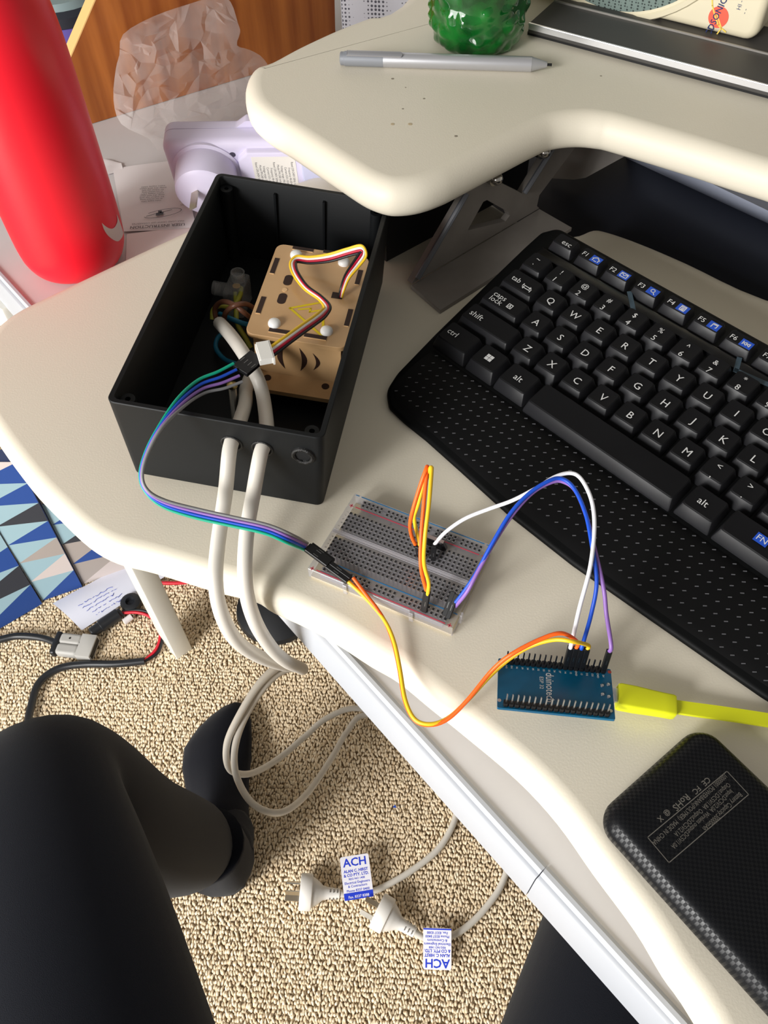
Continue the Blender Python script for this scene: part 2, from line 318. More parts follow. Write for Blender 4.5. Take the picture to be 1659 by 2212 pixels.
# second bracket seen under the platform
f0 = U(1330, 400, -12); fn = nrm(np.array([-.35, -.9, .25]))
mb = MB(); mb.plate([PP(*p, f0, fn) for p in ((1190, 385), (1240, 388), (1265, 384), (1385, 318), (1392, 308), (1300, 280), (1250, 285), (1215, 330))], [], fn, 4); part('rear_bracket', mb, DARK, riser, 20)
mb = MB(); mb.add([U(*p, -21) for p in ((1100, 470), (1232, 520), (1659, 700), (2300, 900), (2300, 420), (1659, 330), (1300, 250), (1150, 300))], [tuple(range(8))]); 
tp = ccw([U(*p, -24)[:2] for p in ((1000, 480), (1240, 530), (1700, 720), (2300, 900), (2300, 300), (1300, 150), (1000, 330))]); mb = MB(); mb.slab(tp, DZ + .5, -24, 1, 0, 2); part('base_tray', mb, TRAY, riser, 30)
L1 = [U(*p, -24) for p in ((1352, 341), (1440, 382), (1609, 460), (1800, 548))]; L2 = [U(*p, -4) for p in ((1388, 331), (1478, 374), (1659, 461), (1850, 552))]; bk_ = np.array([18, 26, 0.])
mb = MB(); mb.rings([[a, a * .08 + b * .92, b + bk_ * .04 + np.array([0, 0, 1.2]), b + bk_ * .2 + np.array([0, 0, .4]), b + bk_ + np.array([0, 0, -2]), b + bk_ + np.array([0, 0, -20.])] for a, b in zip(L1, L2)]); part('tray_rail', mb, mat('rail_steel_sheen', (168, 174, 192), .36), riser, 50)  # rail colour lightened to stand in for the window's reflection on the steel
# scuffs and marks on the platform
for (x, y, r) in ((985, 294, 1.2), (848, 170, 1.1), (916, 213, .9), (870, 235, .8), (1298, 164, .8), (876, 189, .6), (886, 268, 1.6), (848, 268, 1.4)):
    mb = MB(); mb.lathe([(r, 0), (r * .8, .08)], 7, tr(*U(x, y, PZ + .05))); part('scuff', mb, mat('scuff_mark', (150, 140, 124) if r < 1.3 else (196, 178, 146), .8), riser, 0)
# ================================================================== BLACK PROJECT BOX
def rodm(wv):
    wv = np.array(wv); t = np.linalg.norm(wv); k = wv / t; K = np.array([[0, -k[2], k[1]], [k[2], 0, -k[0]], [-k[1], k[0], 0]]); return np.eye(3) + math.sin(t) * K + (1 - math.cos(t)) * K @ K
BX = np.eye(4); BX[:3, :3] = rodm([0.029107493770747284, 0.07499297717909367, -0.13260914812529445]); BX[:3, 3] = (-80.30731806974453, 103.48478481150956, 6.45)
BXI = np.linalg.inv(BX); BW, BL, BH = 113, 197, 63
def bl(p): return ap(BXI, p)[0]
def wl(*p): return ap(BX, p)[0]
def UB(x, y, zl):                              # photo point on the box's own level zl
    return PP(x, y, wl(0, 0, zl), BX[:3, 2])
box = thing('project_box', 'open black plastic project box holding a tan acrylic case and cables', 'box', (BX[0, 3], BX[1, 3], 0))
mb = MB(); ob = rr(BW - 3, BL - 3, 4, 5); ot = rr(BW, BL, 4.5, 5); it = rr(BW - 6, BL - 6, 2.5, 5); ib = rr(BW - 9, BL - 9, 2, 5)
lip = rr(BW - 3.4, BL - 3.4, 3.4, 5)
mb.rings([[(*p, z) for p in o] for o, z in ((inset(ob, .8), 0), (ob, .8), (ot, BH - .5), (inset(ot, .4), BH), (inset(it, -.3), BH), (it, BH - .4), (ib, 3))], BX)
part('box_shell', mb, BLACKBOX, box, 40)
for sx, sy in ((-1, -1), (1, -1), (-1, 1), (1, 1)):
    mb = MB(); mb.lathe([(3.6, 3), (3.9, BH - 5), (1.5, BH - 5), (1.4, BH - 12)], 12, BX @ tr(sx * 48.6, sy * 90.6, 0)); part('screw_post', mb, BLACKBOX, box)
for y in (22, 62):                             # guide ribs on the far wall are on the short side
    pass
for x in (-18, 14):
    mb = MB(); mb.box((1.4, 2.2, 50), (x, 94.2, 32), BX); part('guide_rib', mb, BLACKBOX, box)
for sy in (-70, 75):                           # screw heads under the left side tip the box
    p = wl(-48, sy, 0); mb = MB(); mb.cyl((p[0], p[1], .05), (p[0], p[1], p[2] + .6), 3.2, 10); part('base_screw', mb, CHROME, box)
fy = lambda zl: -(BL / 2) + 1.5 * (1 - zl / BH)
def front(x, y):                               # photo point on the box's front wall
    return PP(x, y, wl(0, -BL / 2 + .6, 0), -BX[:3, 1])
gm = mat('burnt_plastic', (12, 12, 13), .3, bump=(2500, .6, .0005))
for i, (x, y, r) in enumerate(((501, 957, 5.4), (567, 968, 5.4), (655, 983, 5.2))):
    c = bl(front(x, y)); mb = MB(); Mh = BX @ tr(c[0], fy(c[2]) - .05, c[2]) @ rotm('X', 90)
    t = [(r * math.cos(a), r * math.sin(a), 0) for a in np.arange(20) * math.pi / 10]
    th = 1.3 if i == 2 else .7
    for a in range(20):
        pass
    ringp = [(r + th * math.cos(q), th * math.sin(q)) for q in np.arange(8) * math.pi / 4]; V = []; F = []
    for a in range(20):
        jr = rng.uniform(.85, 1.25) if i == 2 else 1
        for (rad, h) in ringp: V.append(((r + (rad - r) * jr) * math.cos(a * math.pi / 10), (r + (rad - r) * jr) * math.sin(a * math.pi / 10), h * jr))
    for a in range(20):
        for q in range(8): F.append((a * 8 + q, ((a + 1) % 20) * 8 + q, ((a + 1) % 20) * 8 + (q + 1) % 8, a * 8 + (q + 1) % 8))
    mb.add(V, F, Mh); part('cable_hole', mb, gm, box)
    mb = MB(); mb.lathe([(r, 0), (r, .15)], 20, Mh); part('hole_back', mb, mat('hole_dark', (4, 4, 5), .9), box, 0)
# ---- tan acrylic case
PL = mat('tan_acrylic', (206, 168, 122), .3, vary=(18, (192, 152, 106), 1), coat=.3)
PLE = mat('acrylic_edge', (226, 186, 136), .2, coat=.5)
SLOT = mat('dark_slot', (46, 26, 20), .6)
ZT = 50.0
q = [bl(UB(x, y, ZT)) for x, y in ((597, 523), (799, 558), (748, 752), (531, 722))]
cx = np.mean([p[0] for p in q]); cy = np.mean([p[1] for p in q]); aw = (np.linalg.norm(q[0] - q[1]) + np.linalg.norm(q[2] - q[3])) / 2; ah = (np.linalg.norm(q[0] - q[3]) + np.linalg.norm(q[1] - q[2])) / 2
exl = nrm(np.append((q[1] - q[0] + q[2] - q[3])[:2], 0)); cx = min(cx, 52 - aw / 2)
AC = BX @ frame((cx, cy, 0), exl); ACI = np.linalg.inv(AC)
case = thing('acrylic_case', 'tan laser-cut acrylic case with a yellow warning triangle inside the black box', 'case', ap(AC, (0, 0, 3.2))[0])
mb = MB(); mb.slab(rr(aw, ah, 5, 5), ZT - 3.2, ZT, .3, .3, 1, AC); part('top_plate', mb, PL, case)
def ca(x, y, z=ZT): return ap(ACI, PP(x, y, ap(AC, (0, 0, z))[0], AC[:3, 2]))[0]
slots = [((846, 715), 13, 2.8, 0), ((1085, 745), 13, 2.8, 0), ((625, 845), 2.8, 14, 0), ((518, 1150), 2.8, 14, 0), ((1280, 935), 2.8, 13, 0)]
slots = [((420 + x * .2773, 340 + y * .2773), w_, h_) for (x, y), w_, h_, _ in slots] + [((420 + x * .2773, 660 + y * .2773), w_, h_) for (x, y), w_, h_ in (((668, 202), 13, 3), ((942, 243), 13, 3), ((1200, 95), 2.8, 14))]
for p, w_, h_ in slots:
    c = ca(*p); mb = MB(); mb.box((w_, h_, .5), (0, 0, .02), AC @ tr(c[0], c[1], ZT)); part('tab_slot', mb, SLOT, case, 0)
    mb = MB(); mb.box((w_ if w_ > h_ else h_ * .0 + w_, .5, .6), (0, -h_ / 2 - .3, .05), AC @ tr(c[0], c[1], ZT)); part('slot_edge', mb, PLE, case, 0)
for (x, y) in ((730, 957), (683, 1100)):
    c = ca(420 + x * .2773, 340 + y * .2773); mb = MB(); mb.slab(rr(5, 9, 2.3, 5), -.2, .15, M=AC @ tr(c[0], c[1], ZT)); part('round_slot', mb, SLOT, case, 0)
c = ca(420 + 703 * .2773, 340 + 1033 * .2773); mb = MB(); mb.lathe([(1.6, 0), (1.6, .3)], 10, AC @ tr(c[0], c[1], ZT)); part('pilot_hole', mb, PLE, case)
cs = ca(420 + 1112 * .2773, 340 + 1078 * .2773); mb = MB(); mb.box((6.4, 5, .5), (0, 0, 0), AC @ tr(cs[0], cs[1], ZT)); part('socket_slot', mb, SLOT, case, 0)
for p in ((420 + 792 * .2773, 340 + 750 * .2773), (420 + 1165 * .2773, 340 + 808 * .2773), (420 + 622 * .2773, 660 + 130 * .2773), (420 + 1030 * .2773, 660 + 190 * .2773)):
    c = ca(*p, ZT + 1.5); mb = MB(); mb.lathe([(3.7, 0), (3.7, .9), (3.3, 2.0), (2.2, 2.8), (.6, 3.1)], 16, AC @ tr(c[0], c[1], ZT)); part('nylon_screw', mb, mat('white_nylon', (240, 240, 238), .35), case)
mb = MB(); tri = [ca(420 + x * .2773, 340 + y * .2773)[:2] for x, y in ((745, 1175), (1000, 1128), (1003, 1400))]; line2(mb, tri, 1.5, AC @ tr(0, 0, ZT + .12), True)
bolt = [ca(420 + x * .2773, 340 + y * .2773)[:2] for x, y in ((812, 1185), (905, 1178), (898, 1205), (985, 1190))]; line2(mb, bolt, 1.2, AC @ tr(0, 0, ZT + .12)); part('warning_triangle', mb, mat('yellow_ink', (214, 190, 20), .5), case, 0)
z0 = 15
for sx in (-1, 1):
    for sy in (-1, 1): mb = MB(); mb.lathe([(2.6, 3.1), (2.6, z0 - 1.5)], 6, AC @ tr(sx * (aw / 2 - 9), sy * (ah / 2 - 7), 0)); part('standoff', mb, BLACKBOX, case)
mb = MB(); mb.box((aw - 7, .1 + 3, ZT - 3.2 - z0), (0, -ah / 2 + 5.5, (ZT - 3.2 + z0) / 2), AC); part('front_panel', mb, PL, case, 0)
for s in (-1, 1): mb = MB(); mb.box((3, ah - 12, ZT - 3.2 - z0), (s * (aw / 2 - 5.2), 0, (ZT - 3.2 + z0) / 2), AC); part('side_panel', mb, PL, case, 0)
mb = MB(); mb.box((aw - 7, 3, ZT - 3.2 - z0), (0, ah / 2 - 5.5, (ZT - 3.2 + z0) / 2), AC); part('rear_panel', mb, PL, case, 0)
mb = MB(); mb.slab(rr(aw - 2, ah + 12, 3, 4), z0 - 1.6, z0 + 1.6, M=AC @ tr(0, -4, 0)); part('base_plate', mb, PL, case, 0)
yf = -ah / 2 + 3.9
def cf(x, y): return ap(ACI, PP(420 + x * .2773, 660 + y * .2773, ap(AC, (0, yf - .1, 0))[0], -AC[:3, 1]))[0]
leaf = lambda c, h, w_, b: [(c + b * math.sin(math.pi * t) + s * w_ * math.sin(math.pi * t), h * (t - .5)) for s, ts in ((-1, np.linspace(0, 1, 9)), (1, np.linspace(1, 0, 9))) for t in ts]
pc = cf(800, 420) - np.array([3.0, 0, 0])
for c, h, w_, b in ((-4.6, 19, 1.6, -2.8), (4.6, 19, 1.6, 2.8), (-12.5, 14, 1.2, -3), (12.5, 14, 1.2, 3)):
    mb = MB(); P_ = leaf(c, h, w_, b); mb.plate([ap(AC, (x + pc[0], yf - .15, y + pc[2]))[0] for x, y in P_], [], -AC[:3, 1], .3); part('vent_slot', mb, SLOT, case, 0)
for x, y in ((568, 562), (1020, 630)):
    c = ap(ACI, PP(420 + x * .2773, 660 + y * .2773, ap(AC, (0, 0, z0 + 1.7))[0], AC[:3, 2]))[0]; mb = MB(); mb.lathe([(2.3, 0), (2.3, .3)], 14, AC @ tr(c[0], c[1], z0 + 1.6)); part('fixing_hole', mb, SLOT, case, 0)
# ---- loose wiring and terminal in the box
CLEARP = clear('clear_plastic', (190, 190, 190), .2, .15)
tb = UB(510, 612, 22); term = thing('terminal_block', 'clear screw terminal with green and yellow wires inside the black box', 'terminal', wl(*(bl(tb) * np.array([1, 1, 0]) + np.array([0, 0, 3.2]))))
cl = bl(tb); mb = MB(); mb.slab(rr(13, 22, 2, 3), 3.2, 22, 1.5, 0, 2, BX @ tr(cl[0], cl[1], 0)); part('terminal_body', mb, CLEARP, term)
mb = MB(); mb.lathe([(4.6, 0), (4.6, 9), (3.6, 9), (3.4, 5)], 14, BX @ tr(cl[0] - 6, cl[1] - 2, 17) @ rotm('Y', -90)); part('screw_tube', mb, CLEARP, term)
mb = MB(); mb.lathe([(4.6, 0), (4.6, 6), (3.6, 6), (3.4, 3)], 14, BX @ tr(cl[0], cl[1] + 5, 21)); part('screw_tube', mb, CLEARP, term)
mb = MB(); mb.lathe([(2.6, 6), (2.6, 20)], 10, BX @ tr(cl[0], cl[1], 0)); part('brass_insert', mb, mat('brass', (190, 150, 80), .35, 1), term)
def wire(name, pts, r, m, label, cat='wire', group=None, n=8, seg=8):
    mb = MB(); P_ = spl(pts, n); mb.tube(P_, r, seg); return single(name, mb, m, label, cat, P_[0], group, 60)
c3 = lambda x, y, z: UB(200 + x * .3978, 360 + y * .3978, z)
BRN = plain('brown_pvc', (104, 66, 48)); GNY = plain('green_yellow_pvc', (150, 150, 50)); LBL = plain('light_blue_pvc', (30, 116, 150)); GRN = plain('green_wire', (40, 130, 80))
wire('brown_wire', [c3(668, 830, 24), c3(665, 770, 30), c3(700, 735, 36), c3(760, 745, 40), c3(820, 790, 38), c3(870, 830, 26), c3(900, 850, 20)], 1.6, BRN, 'brown wire looping left from the stripped cable end in the box')
wire('brown_wire', [c3(712, 838, 26), c3(725, 790, 34), c3(770, 755, 42), c3(830, 745, 40), c3(880, 770, 30), c3(920, 790, 20)], 1.6, BRN, 'brown wire arching towards the tan case in the black box')
wire('earth_wire', [c3(650, 830, 24), c3(655, 780, 28), c3(690, 755, 30), c3(760, 760, 26), c3(800, 700, 22), c3(806, 660, 16)], 1.6, GNY, 'green-yellow earth wire running into the clear terminal', 'wire')
wire('earth_wire', [c3(775, 690, 18), c3(780, 760, 24), c3(785, 850, 22), c3(830, 930, 16), c3(860, 985, 12)], 1.6, GNY, 'green-yellow earth wire dropping from the clear terminal')
wire('neutral_wire', [c3(690, 800, 20), c3(760, 830, 24), c3(830, 855, 22), c3(890, 860, 18)], 1.6, LBL, 'blue wire crossing behind the stripped cable in the box')
wire('neutral_wire', [c3(720, 900, 10), c3(680, 930, 9), c3(670, 985, 9), c3(710, 1040, 9), c3(760, 1065, 12), c3(800, 1075, 12)], 1.5, LBL, 'blue wire curling on the left floor of the black box')
# threaded screw standing in the front of the box
s0 = c3(778, 1390, 8); s1 = c3(758, 1192, 34); sd = s1 - s0; Ls = np.linalg.norm(sd); prof = []
for k in range(int(Ls / .7)): prof += [(1.9, k * .7), (2.4, k * .7 + .35)]
scr = thing('machine_screw', 'long threaded steel screw leaning in the front of the black box', 'screw', s0); mb = MB(); mb.lathe(prof, 10, frame(s0, np.cross(sd, (0, 1, 0)), sd / Ls)); part('thread', mb, mat('zinc', (150, 146, 138), .35, 1), scr, 0)
mb = MB(); mb.lathe([(3.1, 0), (3.1, 1.4), (1.2, 2.2)], 12, frame(s1, np.cross(sd, (0, 1, 0)), sd / Ls)); part('screw_tip', mb, mat('brass_tip', (190, 170, 110), .3, 1), scr)
# ================================================================== MAINS CORDS
FL = FLOOR + 8.5
def cord(n_, label, pts, plug_px, plug_dir_px, plug_label, tagpx):
    P_ = spl(pts, 8); t = thing('mains_lead', label, 'power cord', P_[0]); mb = MB(); mb.tube(P_, 4.0, 12); part('cable', mb, CABLE, t, 80); return t
h1 = front(501, 958); h2 = front(567, 969)
inn = -BX[:3, 1]
A1 = [c3(1010, 1010, 8), c3(900, 1080, 14), c3(838, 1190, 22), c3(828, 1290, 32), h1 - inn * 9, h1 + inn * 4, D(487, 1062, 432), D(470, 1180, 427), D(466, 1262, 424), D(480, 1330, 432), D(512, 1385, 452), D(560, 1418, 490), D(610, 1436, 545), D(634, 1440, 610), D(628, 1434, 700), D(600, 1440, 770), D(558, 1480, 830), D(520, 1540, 880), D(492, 1600, 925), D(490, 1645, 950), D(505, 1668, 980), D(545, 1670, 1010), D(600, 1640, 1055), D(660, 1590, 1095), D(705, 1552, 1118), D(770, 1530, 1135), U(850, 1560, FL), U(930, 1640, FL), U(978, 1720, FL), U(984, 1765, FL), U(950, 1830, FL), U(890, 1880, FL), U(830, 1915, FL), U(795, 1928, FL), U(770, 1932, FL + 4), U(735, 1931, FL + 10)]
A2 = [c3(690, 850, 30), c3(745, 910, 42), c3(800, 985, 50), c3(850, 1065, 48), c3(900, 1160, 40), c3(930, 1270, 36), h2 - inn * 9, h2 + inn * 4, D(548, 1062, 430), D(532, 1160, 424), D(530, 1262, 424), D(550, 1340, 438), D(585, 1398, 470), D(618, 1428, 500), D(645, 1441, 540), D(655, 1446, 610), D(650, 1440, 700), D(628, 1442, 770), D(590, 1462, 815), D(548, 1515, 870), D(518, 1575, 910), D(506, 1630, 935), D(512, 1680, 940), D(540, 1730, 930), D(580, 1754, 930), D(620, 1750, 950), D(665, 1712, 1000), D(715, 1640, 1060), D(750, 1580, 1110), D(790, 1544, 1135), U(900, 1560, FL), U(1040, 1660, FL), U(1110, 1790, FL), U(1090, 1895, FL), U(1050, 1960, FL), U(1000, 2008, FL), U(950, 2030, FL), U(918, 2026, FL + 6), U(895, 2014, FL + 12)]
CORDG = 'grey-white mains cords from the box'
cordA = cord(1, 'grey-white power cord through the left box hole, ending in the left plug', A1, 0, 0, '', 0)
cordB = cord(2, 'grey-white power cord through the middle box hole, ending in the right plug', A2, 0, 0, '', 0)
PLUG = mat('plug_plastic', (226, 222, 216), .4)
def plug(t, face, tail, rface, roll):         # axis from the tail (cable side) to the face (pins)
    ax = face - tail; L = np.linalg.norm(ax); Mx = frame(tail, np.cross((0, 0, 1), ax), ax / L) @ rotm('Z', roll)
    mb = MB(); mb.lathe([(4.6, -1), (6.2, 0), (6.4, L * .12), (7.0, L * .3), (8.4, L * .42), (rface * .66, L * .56), (rface * .8, L * .66), (rface * .82, L * .7)], 24, Mx); part('plug_body', mb, PLUG, t)
    mb = MB(); mb.lathe([(rface * .8, L * .68), (rface * .97, L * .7), (rface, L * .73), (rface, L * .97), (rface * .95, L), (0.5, L)], 32, Mx); part('plug_face', mb, PLUG, t, 40)
    for a in (90, 210, 330):
        c = (rface * .48 * math.cos(math.radians(a)), rface * .48 * math.sin(math.radians(a)), L + 8.5); mb = MB(); mb.box((1.6, 6.3, 17), (0, 0, 0), Mx @ tr(*c) @ rotm('Z', a if a == 90 else a + 90 + (30 if a == 210 else -30))); part('pin', mb, mat('brass_pin', (206, 200, 188), .25, 1), t, 0)
    for k in range(3):
        for s in range(4):
            mb = MB(); mb.box((4.2, 1.2, 1.0), (0, 6.6 + k * .12, L * .06 + k * L * .09), Mx @ rotm('Z', s * 90 + 45)); part('strain_slit', mb, mat('slit_dark', (110, 106, 102), .7), t, 0)
plug(cordA, U(648, 1926, FLOOR + 22), U(733, 1931, FLOOR + 17), 21, 60)
plug(cordB, U(814, 1966, FLOOR + 22), U(896, 2014, FLOOR + 18), 21, 20)
TAGM = mat('tag_white', (234, 232, 240), .45); TAGB = mat('tag_blue', (28, 58, 200), .5)
def ctag(t, tl, trr, brr, bl_, lift, flip):   # corners as seen in the photo; the text's own top is at tl-tr
    P4 = [U(*tl, FLOOR + lift[0]), U(*trr, FLOOR + lift[0]), U(*brr, FLOOR + lift[1]), U(*bl_, FLOOR + lift[1])]
    ex = nrm(P4[1] - P4[0] + P4[2] - P4[3]); up = P4[0] - P4[3] + P4[1] - P4[2]; n = nrm(np.cross(ex, up)); c = sum(P4) / 4; Mx = frame(c, ex, n)
    w_ = (np.linalg.norm(P4[1] - P4[0]) + np.linalg.norm(P4[2] - P4[3])) / 2; h = np.linalg.norm(up) / 2
    mb = MB(); mb.slab(rr(w_, h, 2.5, 4), -.9, 0, M=Mx); o = part('cord_tag', mb, TAGM, t)
    mb = MB(); z = tr(0, 0, .12)
    text_mb(mb, 'ACH', 9.6, Mx @ tr(0, h * .34, .12), sx=1.05, bold=.25)
    text_mb(mb, 'ALAN C. HIRST\n& CO PTY. LTD.', 3.4, Mx @ tr(0, h * .10, .12), bold=.12, sx=.95); text_mb(mb, 'REG NO 1408', 2.4, Mx @ tr(0, -h * .035, .12), bold=.04)
    text_mb(mb, 'Electrical Engineers\n& Contractors', 2.9, Mx @ tr(0, -h * .16, .12), bold=.04); text_mb(mb, 'Phone 8337 8400', 2.9, Mx @ tr(0, -h * .3, .12), bold=.04)
    b = w_ * .995
    if flip: mb.box((b, h * .035, .1), (0, -h * .475, .1), Mx); text_mb(mb, 'Fax. 8337 8388', 2.9, Mx @ tr(0, -h * .39, .12), bold=.04)
    else: mb.box((b, h * .16, .1), (0, -h * .42, .1), Mx)
    part('lettering', mb, TAGB, o, 0)
    if not flip: mb = MB(); text_mb(mb, 'Fax. 8337 8388', 3.0, Mx @ tr(0, -h * .44, .25), bold=.05); part('lettering', mb, TAGM, o, 0)
ctag(cordA, (732, 1853), (793, 1843), (810, 1936), (746, 1946), (32, 26), False)
ctag(cordB, (975, 2098), (915, 2092), (913, 2006), (975, 2004), (14, 28), True)
# ================================================================== KEYBOARD
KT, KA = -0.7666175303513209, 0.1526660455559192; KM = np.eye(4)
KM[:3, :3] = np.array([[math.cos(KT), -math.sin(KT), 0], [math.sin(KT), math.cos(KT), 0], [0, 0, 1]]) @ np.array([[1, 0, 0], [0, math.cos(KA), -math.sin(KA)], [0, math.sin(KA), math.cos(KA)]]); KM[:3, 3] = (94.23123176293439, 141.90229070592682, 30.346549165959146)
kb = thing('keyboard', 'black computer keyboard with white letters, blue function marks and dotted palm rest', 'keyboard', (*ap(KM, (60, -30, 0))[0][:2], 0))
kol = [(-43.5, 60.5), (260, 60.5), (262, -40), (256, -118), (237, -122), (171, -125.6), (125, -128), (80, -127.6), (40, -124.4), (10, -122.2), (-9, -121.8), (-24, -120.2), (-34.5, -112.5), (-39, -98), (-43, -60), (-45, -33), (-49.5, 34), (-50, 50)]
kol = ccw(fillet(kol, [8, 14, 30, 14] + [60] * 7 + [8, 16, 30, 60, 60, 60, 7], 5))
mb = MB(); rg = [ap(KM, [(x, y, -11) for x, y in inset(kol, 4)])]; rg[0][:, 2] = [1.0 if y < -70 else 5.0 for x, y in inset(kol, 4)]
for d, h in ((1.0, -12.4), (0, -11), (0, -10), (1, -8.6), (2.6, -8)): rg.append(ap(KM, [(x, y, h) for x, y in inset(kol, d)]))
mb.rings([r.tolist() for r in rg]); part('keyboard_body', mb, KEYBODY, kb, 50)
# palm rest: softly domed sheet over the front
def edge_v(u): return np.interp(u, [p[0] for p in ((-34, 0), (-24, 0), (-9, 0), (10, 0), (40, 0), (80, 0), (125, 0), (171, 0), (237, 0), (256, 0))], [-111, -117, -119, -119.6, -121.8, -125, -125.4, -123, -119.4, -116])
us = np.linspace(-33, 252, 60); P_ = []
for t in np.linspace(0, 1, 12): P_.append([ap(KM, (u, -69.2 + (edge_v(u) + 69.2) * t, -7.9 + 3.4 * math.sin(math.pi * min(1, t * 1.02)) ** .8 * (1 - .35 * t) - (1.2 if t in (0, 1) else 0)))[0] for u in us])
mb = MB(); mb.grid(P_[::-1]); part('palm_rest', mb, mat('palm_rubber', (13, 13, 14), .6, spec=.15), kb, 80)
mb = MB(); k = 0
for iv in range(8):
    for iu in range(46):
        u = -28 + iu * 6.1 + (iv % 2) * 3.05; v = -74 - iv * 5.9; e = edge_v(u)
        if v < e + 4 or u > 250: continue
        t = (v + 69.2) / (e + 69.2); h = -7.9 + 3.4 * math.sin(math.pi * t * 1.02) ** .8 * (1 - .35 * t); mb.box((1.9, .45, .5), (0, 0, 0), KM @ tr(u, v, h + .1) @ rotm('Z', 40))
part('grip_dots', mb, mat('grip_dot', (92, 92, 96), .5), kb, 0, kind='stuff')
mb = MB(); mb.slab(ccw(fillet([(-38, 37.5), (258, 37.5), (258, 30.5), (-38, 30.5)], 1, 2)), -8, -5.5, .8, 0, 2, KM); part('function_ledge', mb, mat('gloss_black', (14, 14, 16), .25), kb)
FW = .9
def keycap(mbk, u0, u1, v, hv, low=0.0):       # tapered cap: wide skirt, smaller dished top set back
    w_ = u1 - u0 - 1.3; cu = (u0 + u1) / 2; lv = []
    for (iw, fr, bk, h, r) in ((0, 0, 0, -8.2, 1.2), (.3, .4, .2, -6.2, 1.2), (1.7, 3.6, .9, -.6, 1.6), (2.3, 4.3, 1.4, 0.0, 1.6)):
        ww = w_ - 2 * iw; y0 = -hv / 2 + .65 + fr; y1 = hv / 2 - .65 - bk; o = rr(ww, y1 - y0, r, 2); lv.append([(x + cu, y + v + (y0 + y1) / 2, h - low) for x, y in o])
    n = len(lv[0]); mbk.cur = 1; mbk.rings(lv[:3], KM, False, False); mbk.cur = 0; mbk.rings(lv[2:], KM, False, False); top = lv[-1]; c0 = np.mean(top, 0) + np.array([0, 0, -.7]); b = len(mbk.v)
    mbk.add(top + [tuple(c0)], [(i, (i + 1) % n, n) for i in range(n)], KM)
KEYM = {}
def key(u0, u1, v, legends, hv=19.05, low=0.0, lab=None):
    mb = MB(); keycap(mb, u0, u1, v, hv, low); o = part('key', mb, [KEYCAP, KEYSIDE_LIT], kb, 28)
    for (s, du, dv, sz, kind) in legends:
        m2 = MB(); Mt = KM @ tr((u0 + u1) / 2 + du, v + dv, .25 - low)
        if kind == 'icon': m2.box((7.4, 5.6, .1), (0, 0, 0), Mt); ic = part('blue_mark', m2, BLUEP, o, 0); continue
        if kind == 'win':
            for a, b_ in ((-1.3, -1.2), (1.3, -1.2), (-1.3, 1.2), (1.3, 1.2)): m2.box((2.3, 2.1, .08), (a, b_, 0), Mt)
        elif kind == 'line': 
            for poly, cl in s: line2(m2, poly, .55, Mt @ tr(0, 0, .1), cl)
        else: text_mb(m2, s, sz, Mt @ tr(0, 0, .1), sx=1.0)
        part('legend', m2, INKW, o, 0)
T_ = 't'; PT = 19.05
for i, (a, b_) in enumerate(('`~', '1!', '2@', '3#', '4$', '5%', '6^', '7&', '8*', '9(', '0)', '-_', '=+')):
    c = -28.05 + PT * i; key(c - PT / 2, c + PT / 2, 19.05, [(a, -.6, -3.6, 4.2, T_), (b_, -.6, 3.4, 3.8, T_)])
key(-28.05 + PT * 12.5, 258, 19.05, [('backspace', -3, 1, 3.4, T_)])
arrow = [(((-4, 1), (4, 1)), False), (((2.6, 2), (4, 1), (2.6, 0)), False), (((4, -1.2), (-4, -1.2)), False), (((-2.6, -.2), (-4, -1.2), (-2.6, -2.2)), False), (((-4.8, 2.2), (-4.8, -.2)), False), (((4.8, .2), (4.8, -2.4)), False)]
key(-37.6, -9.5, 0, [('tab', -4.4, .5, 4.1, T_), ([([(x * .72, y * .8) for x, y in pl], c_) for pl, c_ in arrow], 5.4, -1.0, 0, 'line')])
for i, ch in enumerate('QWERTYUIOP'): c = PT * i; key(c - PT / 2, c + PT / 2, 0, [(ch, .6, -.2, 5.0, T_)])
for i, (a, b_) in enumerate(('[{', ']}')): c = PT * (10 + i); key(c - PT / 2, c + PT / 2, 0, [(a, -.6, -3.6, 4, T_), (b_, -.6, 3.4, 4, T_)])
key(PT * 11.5, 258, 0, [('\\', 0, 0, 4.4, T_)])
capi = [(((-1.6, -1.6), (1.6, -1.6), (1.6, 1.6), (-1.6, 1.6)), True), (((-.8, -1), (0, 1), (.8, -1)), False)]
key(-37.6, -4.8, -19.05, [('caps', -5, 2.2, 4.2, T_), ('lock', -5.0, -2.2, 4.2, T_), (capi, 5.2, -.4, 0, 'line')])
for i, ch in enumerate('ASDFGHJKL'): c = 4.76 + PT * i; key(c - PT / 2, c + PT / 2, -19.05, [(ch, .6, -.2, 5.0, T_)])
for i, (a, b_) in enumerate((';:', '\'"')): c = 4.76 + PT * (9 + i); key(c - PT / 2, c + PT / 2, -19.05, [(a, -.6, -3.6, 4, T_), (b_, -.6, 3.4, 4, T_)])
key(4.76 + PT * 10.5, 258, -19.05, [('enter', -6, 0, 3.6, T_)])
key(-37.6, 4.76, -38.1, [('shift', -10.6, 0, 4.4, T_)])
for i, ch in enumerate('ZXCVBNM'): c = 14.29 + PT * i; key(c - PT / 2, c + PT / 2, -38.1, [(ch, .6, -.2, 5.0, T_)])
for i, (a, b_) in enumerate((',<', '.>', '/?')): c = 14.29 + PT * (7 + i); key(c - PT / 2, c + PT / 2, -38.1, [(a, -.4, -3.6, 4.4, T_), (b_, -.4, 3.4, 4, T_)])
key(14.29 + PT * 9.5, 258, -38.1, [('shift', -10, 0, 4.2, T_)])
VB = -59.2
